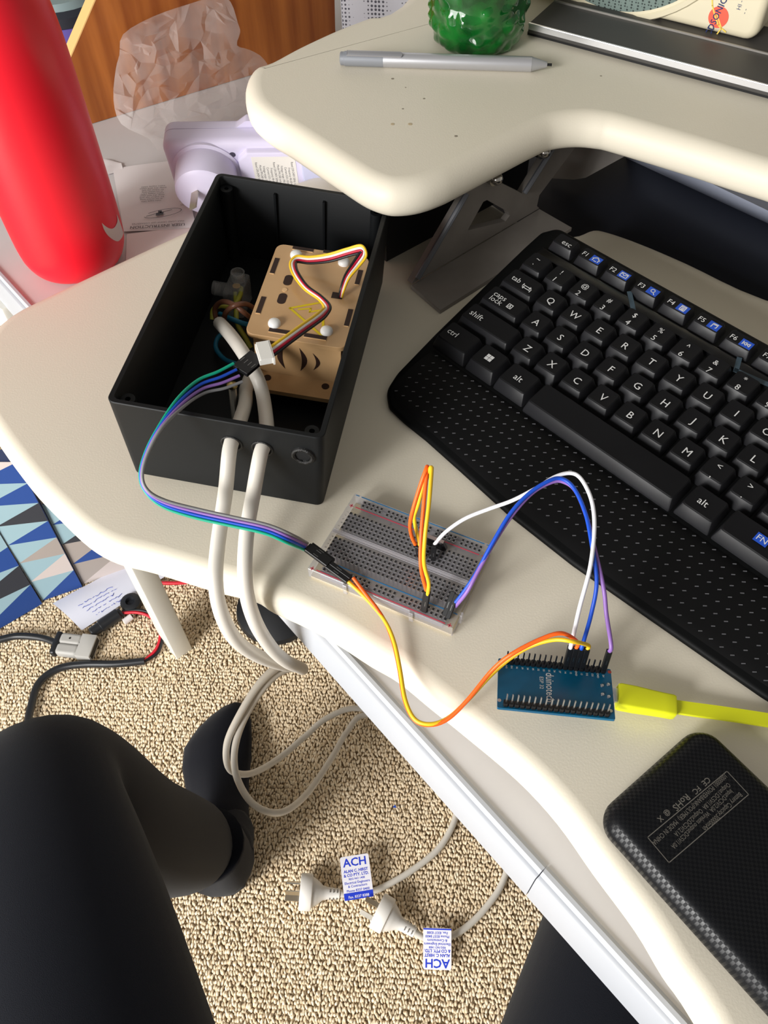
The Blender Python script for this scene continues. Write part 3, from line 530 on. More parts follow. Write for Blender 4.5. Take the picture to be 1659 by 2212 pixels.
key(-37.6, -9.5, VB, [('ctrl', -5, 1.2, 4.2, T_)], 21); key(-9.5, 13.6, VB, [('', 0, 1, 0, 'win')], 21); key(13.6, 38.2, VB, [('alt', -.2, .4, 4.4, T_)], 21)
key(38.2, 143.4, VB - .8, [], 22.5); key(143.4, 166.8, VB, [('alt', -1.2, .6, 4.4, T_)], 21); 
key(166.8, 204, VB, [('', 2.8, 1.8, 0, 'icon'), ('FN', 2.8, 1.8, 3.6, T_)], 21); key(204, 230, VB, [('ctrl', -3, 1, 4, T_)], 21); key(230, 258, VB, [], 21)
house = [(((-2, -1.6), (-2, .3), (0, 1.8), (2, .3), (2, -1.6)), False), (((-2.6, .1), (0, 2.1), (2.6, .1)), False), (((-.8, -1.6), (.8, -1.6)), False)]
env = [(((-2.4, -1.6), (2.4, -1.6), (2.4, 1.6), (-2.4, 1.6)), True), (((-2.4, 1.5), (0, -.3), (2.4, 1.5)), False)]
mag = [([(1.3 * math.cos(a) - .3, 1.3 * math.sin(a) + .5) for a in np.arange(10) * math.pi / 5], True), (((.6, -.6), (1.9, -1.9)), False)]
calc = [(((-1.6, -1.9), (1.6, -1.9), (1.6, 1.9), (-1.6, 1.9)), True), (((-1.2, 1.1), (1.2, 1.1)), False), (((-.7, .2), (.9, .2)), False), (((-.7, -.6), (.9, -.6)), False), (((-.7, -1.3), (.9, -1.3)), False)]
note = [(((-1.6, -1.4), (-1.3, -1.4), (-1.3, 1.6), (1.7, 1.9), (1.7, -1.0), (1.3, -1.0)), False), (((-1.3, .9), (1.7, 1.2)), False)]
prev = [(((-2.2, -1.2), (-2.2, 1.2)), False), (((0, -1.2), (-1.9, 0), (0, 1.2), (0, -1.2)), True), (((2.1, -1.2), (.3, 0), (2.1, 1.2)), True)]
play = [(((-1, -1.2), (1.2, 0), (-1, 1.2)), True)]
key(-36.6, -16.4, 46.0, [('esc', 2.0, -.4, 4.2, T_)], 15, 1.5)
for i, ic in enumerate((house, env, mag, calc, note, prev, play, play, play, play, play, play)):
    c = -4.8 + 22.0 * i
    if c > 250: break
    key(c - 10.6, c + 10.6, 46.0, [('F%d' % (i + 1), -4.4, -.2, 3.6, T_), ('', 4.0, 0, 0, 'icon'), (ic, 4.0, 0, 0, 'line')], 15, 1.5)
# worn blue-grey printed strokes on the ledge
BG = mat('blue_grey_print', (58, 76, 88), .5); mb = MB(); 
def kpt(x, y): return ap(np.linalg.inv(KM), PP(x, y, ap(KM, (0, 0, -5.2))[0], KM[:3, 2]))[0][:2]
for w_, pp in ((3.0, ((1360, 632), (1368, 668))), (3.0, ((1597, 775), (1590, 800))), (3.2, ((1590, 800), (1659, 830)))):
    line2(mb, [kpt(*p) for p in pp], w_, KM @ tr(0, 0, -5.3))
part('printed_strokes', mb, BG, kb, 0)
# ================================================================== BREADBOARD
BB = frame((6.67, -37.69, 0), (math.cos(-.408), math.sin(-.408), 0)); BBI = np.linalg.inv(BB)
bb = thing('breadboard', 'clear plastic breadboard with red and blue rail lines, holding the jumper wires', 'breadboard', (6.67, -37.69, 0))
BBM = clear('breadboard_plastic', (196, 194, 200), .34, .15)
mb = MB(); mb.slab(ccw(fillet([(-41.2, -27.3), (-20, -27.3), (-20, -28.6), (-17.6, -28.6), (-17.6, -27.3), (17.6, -27.3), (17.6, -28.6), (20, -28.6), (20, -27.3), (41.2, -27.3), (41.2, -19), (42.6, -19), (42.6, -16.6), (41.2, -16.6), (41.2, 27.3), (-41.2, 27.3)], .2, 1)), 1.2, 9, .3, 0, 1, BB); part('body', mb, BBM, bb, 20)
mb = MB(); mb.slab(rr(81, 53, .5, 2), .05, 1.2, M=BB); part('foam_pad', mb, mat('foam_pad', (226, 206, 150), .8), bb)
mb = MB(); mb.box((81, 1.6, .1), (0, 0, 8.98), BB); mb.box((81, .3, .25), (0, 1.3, 9.05), BB); mb.box((81, .3, .25), (0, -1.3, 9.05), BB); part('centre_groove', mb, clear('groove_plastic', (205, 202, 208), .7, .2), bb, 0)
mb = MB()
for i in range(30):
    x = -36.83 + 2.54 * i
    for s in (1, -1): mb.box((1.5, 11.9, 6.2), (x, s * 8.89, 5.1), BB)
for r in (-25.4, -22.86, 22.86, 25.4): mb.box((70, 1.3, 5), (0, r * .985, 4.8), BB)
part('contact_strips', mb, mat('contact_strip', (140, 136, 140), .4, .75), bb, 0, kind='stuff')
mb = MB(); m2 = MB()
def hole(x, y):
    mb.box((1.25, 1.25, .12), (x, y, 9.0), BB); m2.box((1.5, .4, .34), (x, y - .95, 9.02), BB); m2.box((.3, 1.1, .3), (x + .78, y, 9.02), BB)
for i in range(30):
    for r in (3.81, 6.35, 8.89, 11.43, 13.97): hole(-36.83 + 2.54 * i, r); hole(-36.83 + 2.54 * i, -r)
for g in range(5):
    for k in range(5):
        for r in (21.2, 23.6, -21.2, -23.6): hole(-33 + g * 14.6 + k * 2.54, r)
part('holes', mb, mat('hole_shadow', (38, 36, 38), .8), bb, 0, kind='stuff'); part('spring_tips', m2, TINNED, bb, 0, kind='stuff')
RAILB = mat('rail_blue', (40, 120, 175), .5); RAILR = mat('rail_red', (206, 70, 90), .5)
for y, m in ((26.2, RAILB), (18.6, RAILR), (-18.9, RAILB), (-26.2, RAILR)):
    mb = MB(); mb.box((73, .55, .08), (0, y, 9.05), BB); part('rail_line', mb, m, bb, 0)
    for s in (-1, 1):
        mb = MB(); mb.box((2.2, .5, .08), (s * 38.9, y, 9.05), BB); 
        if m is RAILR: mb.box((.5, 2.2, .08), (s * 38.9, y, 9.05), BB)
        part('polarity_mark', mb, m, bb, 0)
mb = MB()
for i, ch in enumerate('abcde'):
    for s in (-1, 1): text_mb(mb, ch, 1.3, BB @ tr(s * 38.9, -13.97 + 2.54 * i, 9.06) @ rotm('Z', 90)); text_mb(mb, 'fghij'[i], 1.3, BB @ tr(s * 38.9, 3.81 + 2.54 * i, 9.06) @ rotm('Z', 90))
for i in range(0, 30, 5): text_mb(mb, str(i + 1 if i == 0 else i), 1.2, BB @ tr(-36.83 + 2.54 * max(0, i - 1), 16.4, 9.06) @ rotm('Z', 90))
part('row_letters', mb, mat('grey_print', (110, 110, 114), .6), bb, 0)
# small breakout board standing in the breadboard
c0 = U(942, 1178, 9); lc = ap(BBI, c0)[0]; BK = BB @ tr(lc[0], lc[1], 9.2) @ rotm('X', 22)
bk = thing('breakout_module', 'small black breakout module standing in the breadboard holes', 'circuit board', c0)
mb = MB(); mb.box((13, 1.6, 15), (0, 0, 9), BK); part('circuit_board', mb, mat('black_mask', (18, 18, 21), .25), bk, 0)
mb = MB(); mb.box((12.9, 1.7, .5), (0, .02, 16.5), BK); mb.lathe([(1.3, 0), (1.3, .2), (.8, .25)], 14, BK @ tr(4, -.82, 14) @ rotm('X', 90)); part('board_edge', mb, TINNED, bk, 0)
mb = MB(); mb.box((11, 2.4, 2.4), (0, -.6, 1.2), BK); part('pin_strip', mb, BLACKP, bk, 0)
mb = MB(); mb.box((6, .8, 4), (0, -1.2, 8), BK); part('chip', mb, mat('chip_black', (30, 30, 33), .5), bk, 0)
# ================================================================== MICROCONTROLLER BOARD
e0 = U(1199, 1486, 12); ee = nrm(U(1309, 1525, 12) - U(1091, 1503, 12)); EB = frame(e0, ee) @ rotm('X', -10); EBI = np.linalg.inv(EB)
esp = thing('microcontroller_board', 'blue microcontroller board with two black pin headers beside the yellow cable', 'circuit board', (e0[0], e0[1], 0))
EL, EW = 53.4, 27.6
mb = MB(); mb.slab(rr(EL, EW, .6, 2), -1.6, 0, M=EB); part('circuit_board', mb, mat('blue_mask', (0, 92, 128), .3, vary=(40, (0, 78, 112), 1)), esp, 0)
mb = MB(); mb.slab(rr(25, 18, .6, 2), -5.0, -1.6, M=EB @ tr(-14, 0, 0)); part('radio_shield', mb, TINNED, esp)
mb = MB(); mb.slab(rr(6, 8, .6, 2), -4.6, -1.7, M=EB @ tr(EL / 2 - 2.2, 0, 0)); part('usb_socket', mb, TINNED, esp)
for s in (-1, 1):
    mb = MB(); mb.box((1.2, 1.2, 3.6), (14, s * 8, -3.6), EB); part('led', mb, mat('red_led', (220, 30, 20), .4), esp, 0)
mb = MB(); mb.lathe([(1.3, 0), (1.3, .12)], 12, EB @ tr(0, 0, 0)); 
PINM = mb2 = None
for s, hgt in ((1, 0), (-1, 0)):
    y = s * (EW / 2 - 1.9); mb = MB(); ol_ = []
    for i in range(19):
        x = -22.86 + 2.54 * i; mb.slab(fillet([(x - 1.2, y - 1.25), (x + 1.2, y - 1.25), (x + 1.2, y + 1.25), (x - 1.2, y + 1.25)], .5, 1), 0, 2.5, M=EB)
    part('header_strip', mb, BLACKP, esp, 0)
    pm = MB(); pm.box((.64, .64, 8.6), (0, 0, 4.3)); pm.add([(-.32, -.32, 8.6), (.32, -.32, 8.6), (.32, .32, 8.6), (-.32, .32, 8.6), (0, 0, 9.0)], [(0, 1, 4), (1, 2, 4), (2, 3, 4), (3, 0, 4)])
    me = mesh_of('pin', pm, TINNED if s < 0 else mat('dark_tin', (90, 86, 92), .3, 1), 0, np.zeros(3))
    for i in range(19): place('pin', me, EB @ tr(-22.86 + 2.54 * i, y, 0), esp)
mb = MB()
def epx(x, y): return ap(EBI, PP(1040 + x * .205, 1360 + y * .205, e0, EB[:3, 2]))[0]
c = epx(712, 600); text_mb(mb, 'duinotech', 4.0, EB @ tr(c[0] + .3, c[1] - 0.5, .1) @ rotm('Z', -90), sx=.76, bold=.03)
c = epx(632, 580); text_mb(mb, 'ESP 32', 1.9, EB @ tr(c[0], c[1] + 1, .1) @ rotm('Z', -90))
for i, t_ in enumerate('3V3 EN 36 39 34 35 32 33 25 26 27 14 12 GND 13 D2 D3 CMD 5V'.split()): text_mb(mb, t_, .95, EB @ tr(-22.86 + 2.54 * i, EW / 2 - 4.5, .1) @ rotm('Z', -90), bold=.02)
part('lettering', mb, INKW, esp, 0)
for x, y in ((1335, 582), (1270, 592), (1275, 685), (1340, 710)):
    c = epx(x, y); mb = MB(); mb.lathe([(.9, 0), (.8, .5), (.2, .7)], 10, EB @ tr(c[0], c[1], 0)); part('solder_joint', mb, TINNED, esp)
for x, y, m in ((188, 745, TINNED), (1350, 447, mat('copper_pad', (170, 70, 60), .4, .5)), (1362, 856, mat('pale_pad', (220, 220, 190), .5))):
    c = epx(x, y); mb = MB(); mb.lathe([(.9, 0), (.9, .1)], 12, EB @ tr(c[0], c[1], 0)); part('mounting_hole', mb, m, esp, 0)
# ================================================================== JUMPER WIRES
def housing(t, p, ax, side, L=14.0, n=1, w_=2.54, label=None):   # black crimp housing: foot p, axis ax
    ax = nrm(ax); Mx = frame(p, side, ax); mb = MB(); o = rr(w_ * n, 2.54, .25, 1); mb.slab(o, 0, L, .2, .2, 1, Mx); h = part('connector_housing', mb, BLACKP, t, 0, label)
    mb = MB()
    for i in range(n): mb.box((.35, .12, 3.2), ((i - (n - 1) / 2) * w_, 1.3, L * .45), Mx); mb.box((.35, .12, 3.2), ((i - (n - 1) / 2) * w_, -1.3, L * .45), Mx)
    part('latch_slot', mb, mat('latch_metal', (150, 150, 150), .3, 1), h, 0); return p + ax * L
def wire_thing(name, pts, r, m, label, group=None):
    P_ = spl(pts, 8); t = thing(name, label, 'wire', P_[0], group); mb = MB(); mb.tube(P_, r, 10); part('insulation', mb, m, t, 80); return t
eup = EB[:3, 2]; ex_ = EB[:3, 0]; ey_ = EB[:3, 1]
def pin_at(i): return ap(EB, (-22.86 + 2.54 * i, EW / 2 - 1.9, 2.6))[0]
tops = {i: pin_at(i) + eup * 14 for i in (11, 12, 13, 14, 18)}
def hz(pts, zs): return [U(x, y, z) for (x, y), z in zip(pts, zs)]
R_ = 1.0
wp_ = [(937, 1178), (963, 1149), (1005, 1120), (1057, 1099), (1107, 1081), (1157, 1055), (1199, 1030), (1232, 1022), (1254, 1033), (1274, 1069), (1283, 1110), (1283, 1160), (1274, 1230), (1252, 1313)]
t = wire_thing('jumper_wire', hz(wp_, (22, 28, 35, 43, 50, 56, 60, 61, 61, 60, 58, 55, 50, 40)) + [tops[11] + eup * 3, tops[11] - eup * 1], R_, WHITEW, 'white jumper wire arching from the breakout module to the blue board')
housing(t, pin_at(11), eup, ex_); p0 = U(936, 1208, 10); housing(t, p0, U(937, 1180, 22) - p0, ex_, 13)
bp = [(982, 1302), (991, 1293), (1024, 1246), (1060, 1180), (1102, 1110), (1143, 1066), (1185, 1039), (1213, 1034), (1240, 1055), (1265, 1110), (1279, 1180), (1289, 1257), (1277, 1327)]
ZB = (15, 18, 30, 42, 52, 57, 60, 60, 59, 57, 53, 46, 36)
t = wire_thing('jumper_wire', hz(bp, ZB) + [tops[13] + eup * 3, tops[13] - eup * 1], R_, BLUE, 'blue jumper wire arching beside the purple wire to the blue board')
housing(t, pin_at(13), eup, ex_); cdir = U(986, 1299, 15) - U(962, 1330, 10); housing(t, U(960, 1330, 10.5), cdir, BB[:3, 0], 13)
pp_ = [(984, 1310), (1010, 1277), (1035, 1230), (1071, 1166), (1110, 1108), (1152, 1063), (1193, 1041), (1218, 1041), (1243, 1060), (1266, 1113), (1285, 1188), (1304, 1271), (1310, 1327)]
t = wire_thing('jumper_wire', hz(pp_, (13, 26, 34, 43, 51, 56, 58.4, 58.4, 57, 55, 51, 44, 36)) + [tops[18] + eup * 4, tops[18] - eup * 1], R_, PURPLE, 'purple jumper wire from the breadboard corner to the last pin of the blue board')
housing(t, pin_at(18), eup, ex_); housing(t, U(967, 1336, 10.0), cdir, BB[:3, 0], 13)
# orange and yellow loop standing on the breadboard
op = [(921, 1275), (910, 1229), (909, 1170), (916, 1085), (922, 1020), (923, 1008), (919, 1018), (909, 1046), (893, 1098), (886, 1132), (889, 1157), (897, 1176)]
yp = [(924, 1284), (926, 1258), (916, 1216), (918, 1161), (927, 1085), (932, 1022), (932, 1010), (928, 1016), (914, 1056), (902, 1094), (895, 1119), (902, 1157), (907, 1178)]
zo = (24, 38, 50, 62, 70, 71.5, 71, 66, 54, 42, 30, 23)
t = wire_thing('jumper_wire', hz(op, zo), R_, ORANGE, 'orange jumper wire standing in a tall loop on the breadboard'); f = U(914, 1318, 9.5); housing(t, f, U(921, 1279, 22) - f, BB[:3, 0], 14)
f = U(906, 1200, 9.5); housing(t, f, U(897, 1177, 22) - f, BB[:3, 0], 13)
t = wire_thing('jumper_wire', hz(yp, (22, 32, 44, 58, 68, 72.6, 73, 71, 60, 48, 38, 27, 22)), R_, YELLOW, 'yellow jumper wire looping beside the orange wire on the breadboard'); f = U(917, 1320, 9.5); housing(t, f, U(924, 1282, 22) - f, BB[:3, 0], 14)
f = U(913, 1204, 9.5); housing(t, f, U(907, 1179, 22) - f, BB[:3, 0], 13)
# connector chain lying over the corner of the breadboard
j0 = U(664, 1184, 15); j1 = U(712, 1222, 13); j2 = U(752, 1248, 12); jd = nrm(j2 - j0); js = nrm(np.cross((0, 0, 1), jd))
yl = [(752, 1256), (792, 1294), (830, 1339), (851, 1385), (864, 1444), (876, 1512), (897, 1554), (931, 1564), (969, 1550), (1011, 1512), (1062, 1457), (1104, 1421), (1146, 1396), (1197, 1382), (1239, 1386)]
zl = (11, 8, 7, 6, 5, 5, 5, 6, 7, 9, 14, 22, 30, 36, 38)
t = wire_thing('jumper_wire', hz(yl, zl) + [tops[14] + eup * 2.5, tops[14] - eup * 1], R_, YELLOW, 'long yellow jumper wire sagging over the riser edge to the blue board'); housing(t, pin_at(14), eup, ex_)
housing(t, j1 + js * -1.3 - jd * 1, jd, js, 14)
ol2 = [(763, 1248), (792, 1286), (813, 1313), (833, 1345), (850, 1390), (862, 1444), (874, 1512), (896, 1556), (931, 1566), (969, 1552), (1011, 1511), (1062, 1449), (1104, 1414), (1167, 1381), (1214, 1368)]
t = wire_thing('jumper_wire', hz(ol2, (12, 9.5, 8, 6.5, 5, 4, 3.5, 4.4, 5.4, 8, 14, 23, 33, 38, 39)) + [tops[12] + eup * 4, tops[12] - eup * 1], R_, ORANGE, 'long orange jumper wire following the yellow one over the riser edge'); housing(t, pin_at(12), eup, ex_)
housing(t, j1 + js * 1.3 - jd * 1, jd, js, 14)
# four-wire ribbon from the box
k0 = c3(800, 1110, 66); k1 = c3(895, 1030, 66)          # dupont block inside the box
rib = thing('jumper_ribbon', 'grey, purple, blue and green jumper ribbon curling over the front of the box', 'wire', c3(800, 1110, 66))
cen = [c3(790, 1118, 66), c3(700, 1158, 66), c3(590, 1195, 67), c3(480, 1280, 70), D(345, 925, 404), D(316, 980, 402), D(305, 1028, 402), D(318, 1062, 403), D(355, 1088, 405), D(420, 1108, 406), D(500, 1126, 405), D(575, 1143, 404), D(630, 1166, 408), j0 - jd * 1 + np.array([0, 0, .6])]
offs = [(-14, -30), (-9, -8), (-3, 2), (3, 9), (0, 5.2), (0, 5.0), (0, 4.6), (0, 4.4), (0, 4.8), (0, 5), (0, 5), (0, 4.6), (0, 3.4), (0, 1.4)]
for i, m in enumerate((GREY, PURPLE, BLUE, GREEN)):
    P_ = []
    for k, p in enumerate(cen):
        a = cen[max(0, k - 1)]; b = cen[min(len(cen) - 1, k + 1)]; d = nrm(b - a); sd = nrm(np.cross(d, CC - p)); up_ = nrm(np.cross(sd, d)); f_ = (i - 1.5)
        spread = (3.4, 3.0, 2.4, 1.6, .5, .35, .35, .45, 1.1, 1.45, 1.45, 1.45, 1.5, 1.27)[k]; stack = (0, 0, 0, .3, 1.3, 1.42, 1.42, 1.35, .9, .2, 0, 0, 0, 0)[k]
        P_.append(p + sd * f_ * spread - up_ * f_ * stack)
    mb = MB(); mb.tube(spl(P_, 8), .82, 10); part('wire', mb, m, rib, 80, label=('grey wire', 'purple wire', 'blue wire', 'green wire')[i])
housing(rib, j0 + js * .0 + np.array([0, 0, .8]), j1 - j0, js, 15, 2); housing(rib, j0 + js * 3.2 - np.array([0, 0, .9]), j1 - j0, js, 15, 1)
kd = nrm(k1 - k0); ks = nrm(np.cross(BX[:3, 2], kd)); housing(rib, k0, kd, ks, 14, 4, label='four-way black housing')
# sensor lead: yellow, white, red, black flat cable with white plug
lead = thing('sensor_lead', 'yellow, white, red and black flat lead looped on the tan acrylic case', 'cable', wl(cx, cy, ZT))
cc4 = lambda x, y, z: UB(420 + x * .2773, 340 + y * .2773, z)
cl4 = [cc4(1136, 1098, 49), cc4(1152, 1030, 55), cc4(1190, 930, 60), cc4(1262, 830, 64), cc4(1312, 755, 68), cc4(1298, 716, 70), cc4(1200, 738, 66), cc4(1050, 782, 60), cc4(900, 800, 57), cc4(800, 792, 57), cc4(768, 830, 57), cc4(792, 910, 57), cc4(870, 1015, 56), cc4(980, 1095, 56), cc4(1036, 1165, 58), cc4(1010, 1210, 60), cc4(950, 1260, 63), cc4(850, 1330, 66), cc4(720, 1425, 69), cc4(590, 1520, 70)]
sp4 = (.5, .6, .9, 1.3, 1.35, 1.35, 1.35, 1.35, 1.2, 1.1, 1.1, 1.0, .8, .75, 1.1, 1.3, 1.35, 1.35, 1.35, 1.5)
for i, m in enumerate((YELLOW, plain('white_lead', (236, 230, 226)), plain('crimson_pvc', (186, 22, 52)), BLACKW)):
    P_ = []
    for k, p in enumerate(cl4):
        d = nrm(cl4[min(k + 1, len(cl4) - 1)] - cl4[max(0, k - 1)]); vw = nrm(CC - p); sd = nrm(np.cross(d, vw)); P_.append(p - sd * (i - 1.5) * sp4[k] * (1 if k > 5 else 1))
    mb = MB(); mb.tube(spl(P_, 8), .82, 8); part('wire', mb, m, lead, 80, label=('yellow wire', 'white wire', 'red wire', 'black wire')[i])
g0 = c3(905, 1020, 70); gd = nrm(cc4(590, 1520, 70) - g0); gs = nrm(np.cross(BX[:3, 2], gd)); Mg = frame(g0, gs, gd)
mb = MB(); mb.slab(rr(12.4, 4.2, .4, 1), -1, 7.0, .2, 0, 1, Mg); mb.box((13.4, 4.8, 1.0), (0, 0, 6.5), Mg); mb.box((12.8, .8, 6.5), (0, 2.2, 3), Mg); part('white_plug', mb, mat('plug_nylon', (236, 234, 228), .4), lead, 20)
# ================================================================== USB CABLE AND POWER BANK
UY = mat('lime_pvc', (226, 230, 28), .5)
u0 = U(1334, 1503, 9); u1 = U(1458, 1527, 7); ud = nrm(u1 - u0); UM = frame(u0, ud)
usb = thing('usb_cable', 'flat lime yellow usb cable plugged into the blue microcontroller board', 'cable', (u0[0], u0[1], 0))
Lu = np.linalg.norm(u1 - u0); secs = []
for t_, hw, hh in ((0, 5.4, 3.6), (.04, 5.7, 3.9), (.3, 5.7, 3.9), (.55, 5.4, 3.7), (.8, 5.2, 3.5), (.96, 5.2, 3.5), (1, 4.9, 3.2)):
    o = rr(2 * hw, 2 * hh, 1.1, 3); secs.append([(t_ * Lu, a, b - .6) for a, b in o])
mb = MB(); mb.rings(secs, UM); part('plug_grip', mb, UY, usb, 40)
mb = MB(); mb.box((Lu * .94, 7.2, .6), (Lu * .5, -3.2, -1.9), UM @ rotm('X', 0)); 
mb = MB(); mb.slab(rr(7, 2.0, .4, 2), 0, 8.5, M=UM @ rotm('Y', -90) @ rotm('Z', 90)); part('plug_shell', mb, TINNED, usb)
P_ = spl([U(1452, 1526, 6.4), U(1500, 1533, 6.0), U(1560, 1541, 5.2), U(1659, 1556, 4), U(1800, 1580, 2), U(2000, 1630, 1)], 8); mb = MB(); mb.ribbon(P_, 6.4, 1.9, (0, 0, 1)); part('flat_cable', mb, UY, usb, 30)
PBZ = 16.0
def isect(a, b, c, d):
    a, b, c, d = [np.asarray(p, float) for p in (a, b, c, d)]; u = b - a; v = d - c; t_ = ((c - a)[0] * v[1] - (c - a)[1] * v[0]) / (u[0] * v[1] - u[1] * v[0]); return a + u * t_
cA = isect((1312, 1739), (1481, 1588), (1303, 1790), (1470, 2000)); cB = isect((1312, 1739), (1481, 1588), (1543, 1591), (1659, 1712))
wA, wB = U(*cA, PBZ - 6), U(*cB, PBZ - 6); sx_ = nrm(wB - wA); PW = np.linalg.norm(wB - wA); PLN = 142
PM = frame((*(wA + (wB - wA) / 2)[:2], 0), sx_); PM = PM @ tr(0, -PLN / 2, 0)
pb = thing('power_bank', 'black carbon-fibre patterned power bank with grey spec text on the riser edge', 'power bank', (*ap(PM, (0, 0, 0))[0][:2], 0))
CF = mat('carbon_skin', (15, 16, 19), .35); nt = CF.node_tree; b = nt.nodes['Principled BSDF']; tc = nt.nodes.new('ShaderNodeTexCoord'); ck = nt.nodes.new('ShaderNodeTexChecker'); mp = nt.nodes.new('ShaderNodeMapping')
ang = math.atan2(sx_[1], sx_[0]); mp.inputs['Rotation'].default_value = (0, 0, -ang); mp.inputs['Scale'].default_value = (1, 1, .001); nt.links.new(tc.outputs['Object'], mp.inputs[0]); nt.links.new(mp.outputs[0], ck.inputs['Vector']); ck.inputs['Scale'].default_value = 800
cr = nt.nodes.new('ShaderNodeMapRange'); cr.inputs[3].default_value = .32; cr.inputs[4].default_value = .44; nt.links.new(ck.outputs['Fac'], cr.inputs[0]); nt.links.new(cr.outputs[0], b.inputs['Roughness'])
cr2 = nt.nodes.new('ShaderNodeMapRange'); cr2.inputs[3].default_value = .34; cr2.inputs[4].default_value = .14; nt.links.new(ck.outputs['Fac'], cr2.inputs[0]); nt.links.new(cr2.outputs[0], b.inputs['Specular IOR Level'])
po = rr(PW, PLN, 11, 8); mb = MB(); rg = []
for d, z in ((5, .2), (2, 1.4), (.4, 4), (0, 7), (.3, 9.5), (1.3, 12), (3, 14.2), (5.2, 15.5), (8, 16)): rg.append([(*p, z) for p in inset(po, d)])
mb.rings(rg, PM); part('bank_shell', mb, CF, pb, 80)
mb = MB(); PMI = np.linalg.inv(PM)
def pbp(x, y): return ap(PMI, U(1280 + x * .2285, 1570 + y * .2285, PBZ))[0]
rc = [pbp(*p)[:2] for p in ((1270, 420), (1475, 640), (722, 1285), (520, 1045))]; line2(mb, rc, .35, PM @ tr(0, 0, 16.08), True)
TMx = lambda x, y: PM @ tr(*(pbp(x, y)[:2]), 16.08) @ rotm('Z', 180)
for s_, x, y, z_ in (('CE', 1072, 515, 2.5), ('FC', 982, 597, 2.4), ('RoHS', 838, 712, 2.9), ('@', 706, 815, 2.1), ('X', 640, 868, 2.3)): text_mb(mb, s_, z_, TMx(x, y), bold=.04)
for s_, x, y, z_ in (('Battery Capacity:30000mAh', 1228, 800, 2.25), ('Input:DC5V/2.0A  Wireless output:DC5V/1.0A', 1040, 866, 2.1), ('Output1:DC5V/1.8A  Output2:DC5V/2.1A', 1040, 778, 2.1), ('10000001 POWERBANK(POLYMER)  MADE IN CHINA', 925, 772, 2.1)): text_mb(mb, s_, z_, TMx(x, y), sx=.7, bold=.0)
part('spec_print', mb, mat('grey_ink', (104, 100, 94), .6), pb, 0)
# ================================================================== WATER BOTTLE
bo = U(171, 562, DZ); BOX, BOY = bo[0], bo[1]
bot = thing('water_bottle', 'tall red squeeze bottle with a pale curved tick standing on the desk', 'bottle', (BOX, BOY, DZ))
prof = [(24, 0), (29.5, 1.2), (34.5, 5), (38, 12), (39.6, 20), (40.4, 34), (40.8, 60), (41, 95), (41, 130), (40.4, 165), (38, 190), (33, 206), (29, 214)]
def brad(h): return np.interp(h, [p[1] for p in prof], [p[0] for p in prof])
mb = MB(); P_ = spl([(r, 0, h) for r, h in prof], 4); mb.lathe([(p[0], p[2]) for p in P_], 56, tr(BOX, BOY, DZ)); part('bottle_body', mb, RED, bot, 60)
mb = MB(); mb.lathe([(30, 213), (32, 215), (32, 232), (28, 236), (12, 237), (10, 252), (7, 255)], 32, tr(BOX, BOY, DZ)); part('bottle_cap', mb, BLACKP, bot, 40)
def onbottle(x, y):
    d = ray(x, y); t = 300.0; dxy = math.hypot(d[0], d[1])
    for _ in range(400):
        p = CC + d * t
        if math.hypot(p[0] - BOX, p[1] - BOY) <= brad(p[2] - DZ): break
        t += 1.0
    else: t = None
    return (math.atan2(p[1] - BOY, p[0] - BOX), p[2] - DZ)
top_ = [(219, 481), (226, 488), (235, 493), (243, 493), (249, 487), (252, 476), (251, 462)]; bot_ = [(219, 481), (224, 496), (233, 509), (244, 518), (254, 521), (261, 515), (266, 503)]
a_ = spl([(*onbottle(*p), 0) for p in top_], 4); b_ = spl([(*onbottle(*p), 0) for p in bot_], 4); P_ = []
for f_ in np.linspace(0, 1, 5):
    row = []
    for p, q in zip(a_, b_): th, h = p[0] * (1 - f_) + q[0] * f_, p[1] * (1 - f_) + q[1] * f_; r = brad(h) + .25; row.append((BOX + r * math.cos(th), BOY + r * math.sin(th), DZ + h))
    P_.append(row)
mb = MB(); mb.grid(P_); part('curved_tick', mb, mat('tick_print', (216, 196, 190), .4), bot, 60)
# ================================================================== WOODEN SIDE BOARD AND THINGS BEHIND
W0, W1 = U(205, 265, DZ), U(540, 163, DZ); WNn = nrm(np.cross(W1 - W0, (0, 0, 1))); WNn = WNn if np.dot(WNn, CC - W0) > 0 else -WNn
def wd(*pp): return [PP(x, y, W0, WNn) for x, y in pp]
WOOD = mat('orange_pine', (178, 104, 44), .4, coat=.15); nt = WOOD.node_tree; b = nt.nodes['Principled BSDF']; tc = nt.nodes.new('ShaderNodeTexCoord'); mp = nt.nodes.new('ShaderNodeMapping'); ns = nt.nodes.new('ShaderNodeTexNoise'); rp = nt.nodes.new('ShaderNodeValToRGB')
mp.inputs['Scale'].default_value = (60, 60, 4); ns.inputs['Detail'].default_value = 5; ns.inputs['Scale'].default_value = 1.0; nt.links.new(tc.outputs['Object'], mp.inputs[0]); nt.links.new(mp.outputs[0], ns.inputs['Vector']); nt.links.new(ns.outputs['Fac'], rp.inputs[0])
rp.color_ramp.elements[0].color = rgb((132, 66, 22)); rp.color_ramp.elements[1].color = rgb((190, 114, 50)); rp.color_ramp.elements[0].position = .3; rp.color_ramp.elements[1].position = .7; nt.links.new(rp.outputs[0], b.inputs['Base Color'])
wb = thing('wooden_board', 'orange stained pine side board standing on the desk behind the plastic bag', 'wooden board', W0)
wl0 = wd((100, 250), (210, -5), (262, -125)); wbot = [W0 + (W1 - W0) * t for t in (-.22, 2.2)]; wtop = PP(735, -125, W0, WNn); wr = wbot[1]
pr_ = wd((724, 60), (720, -125)); kx = pr_[0].copy(); kx[2] = DZ
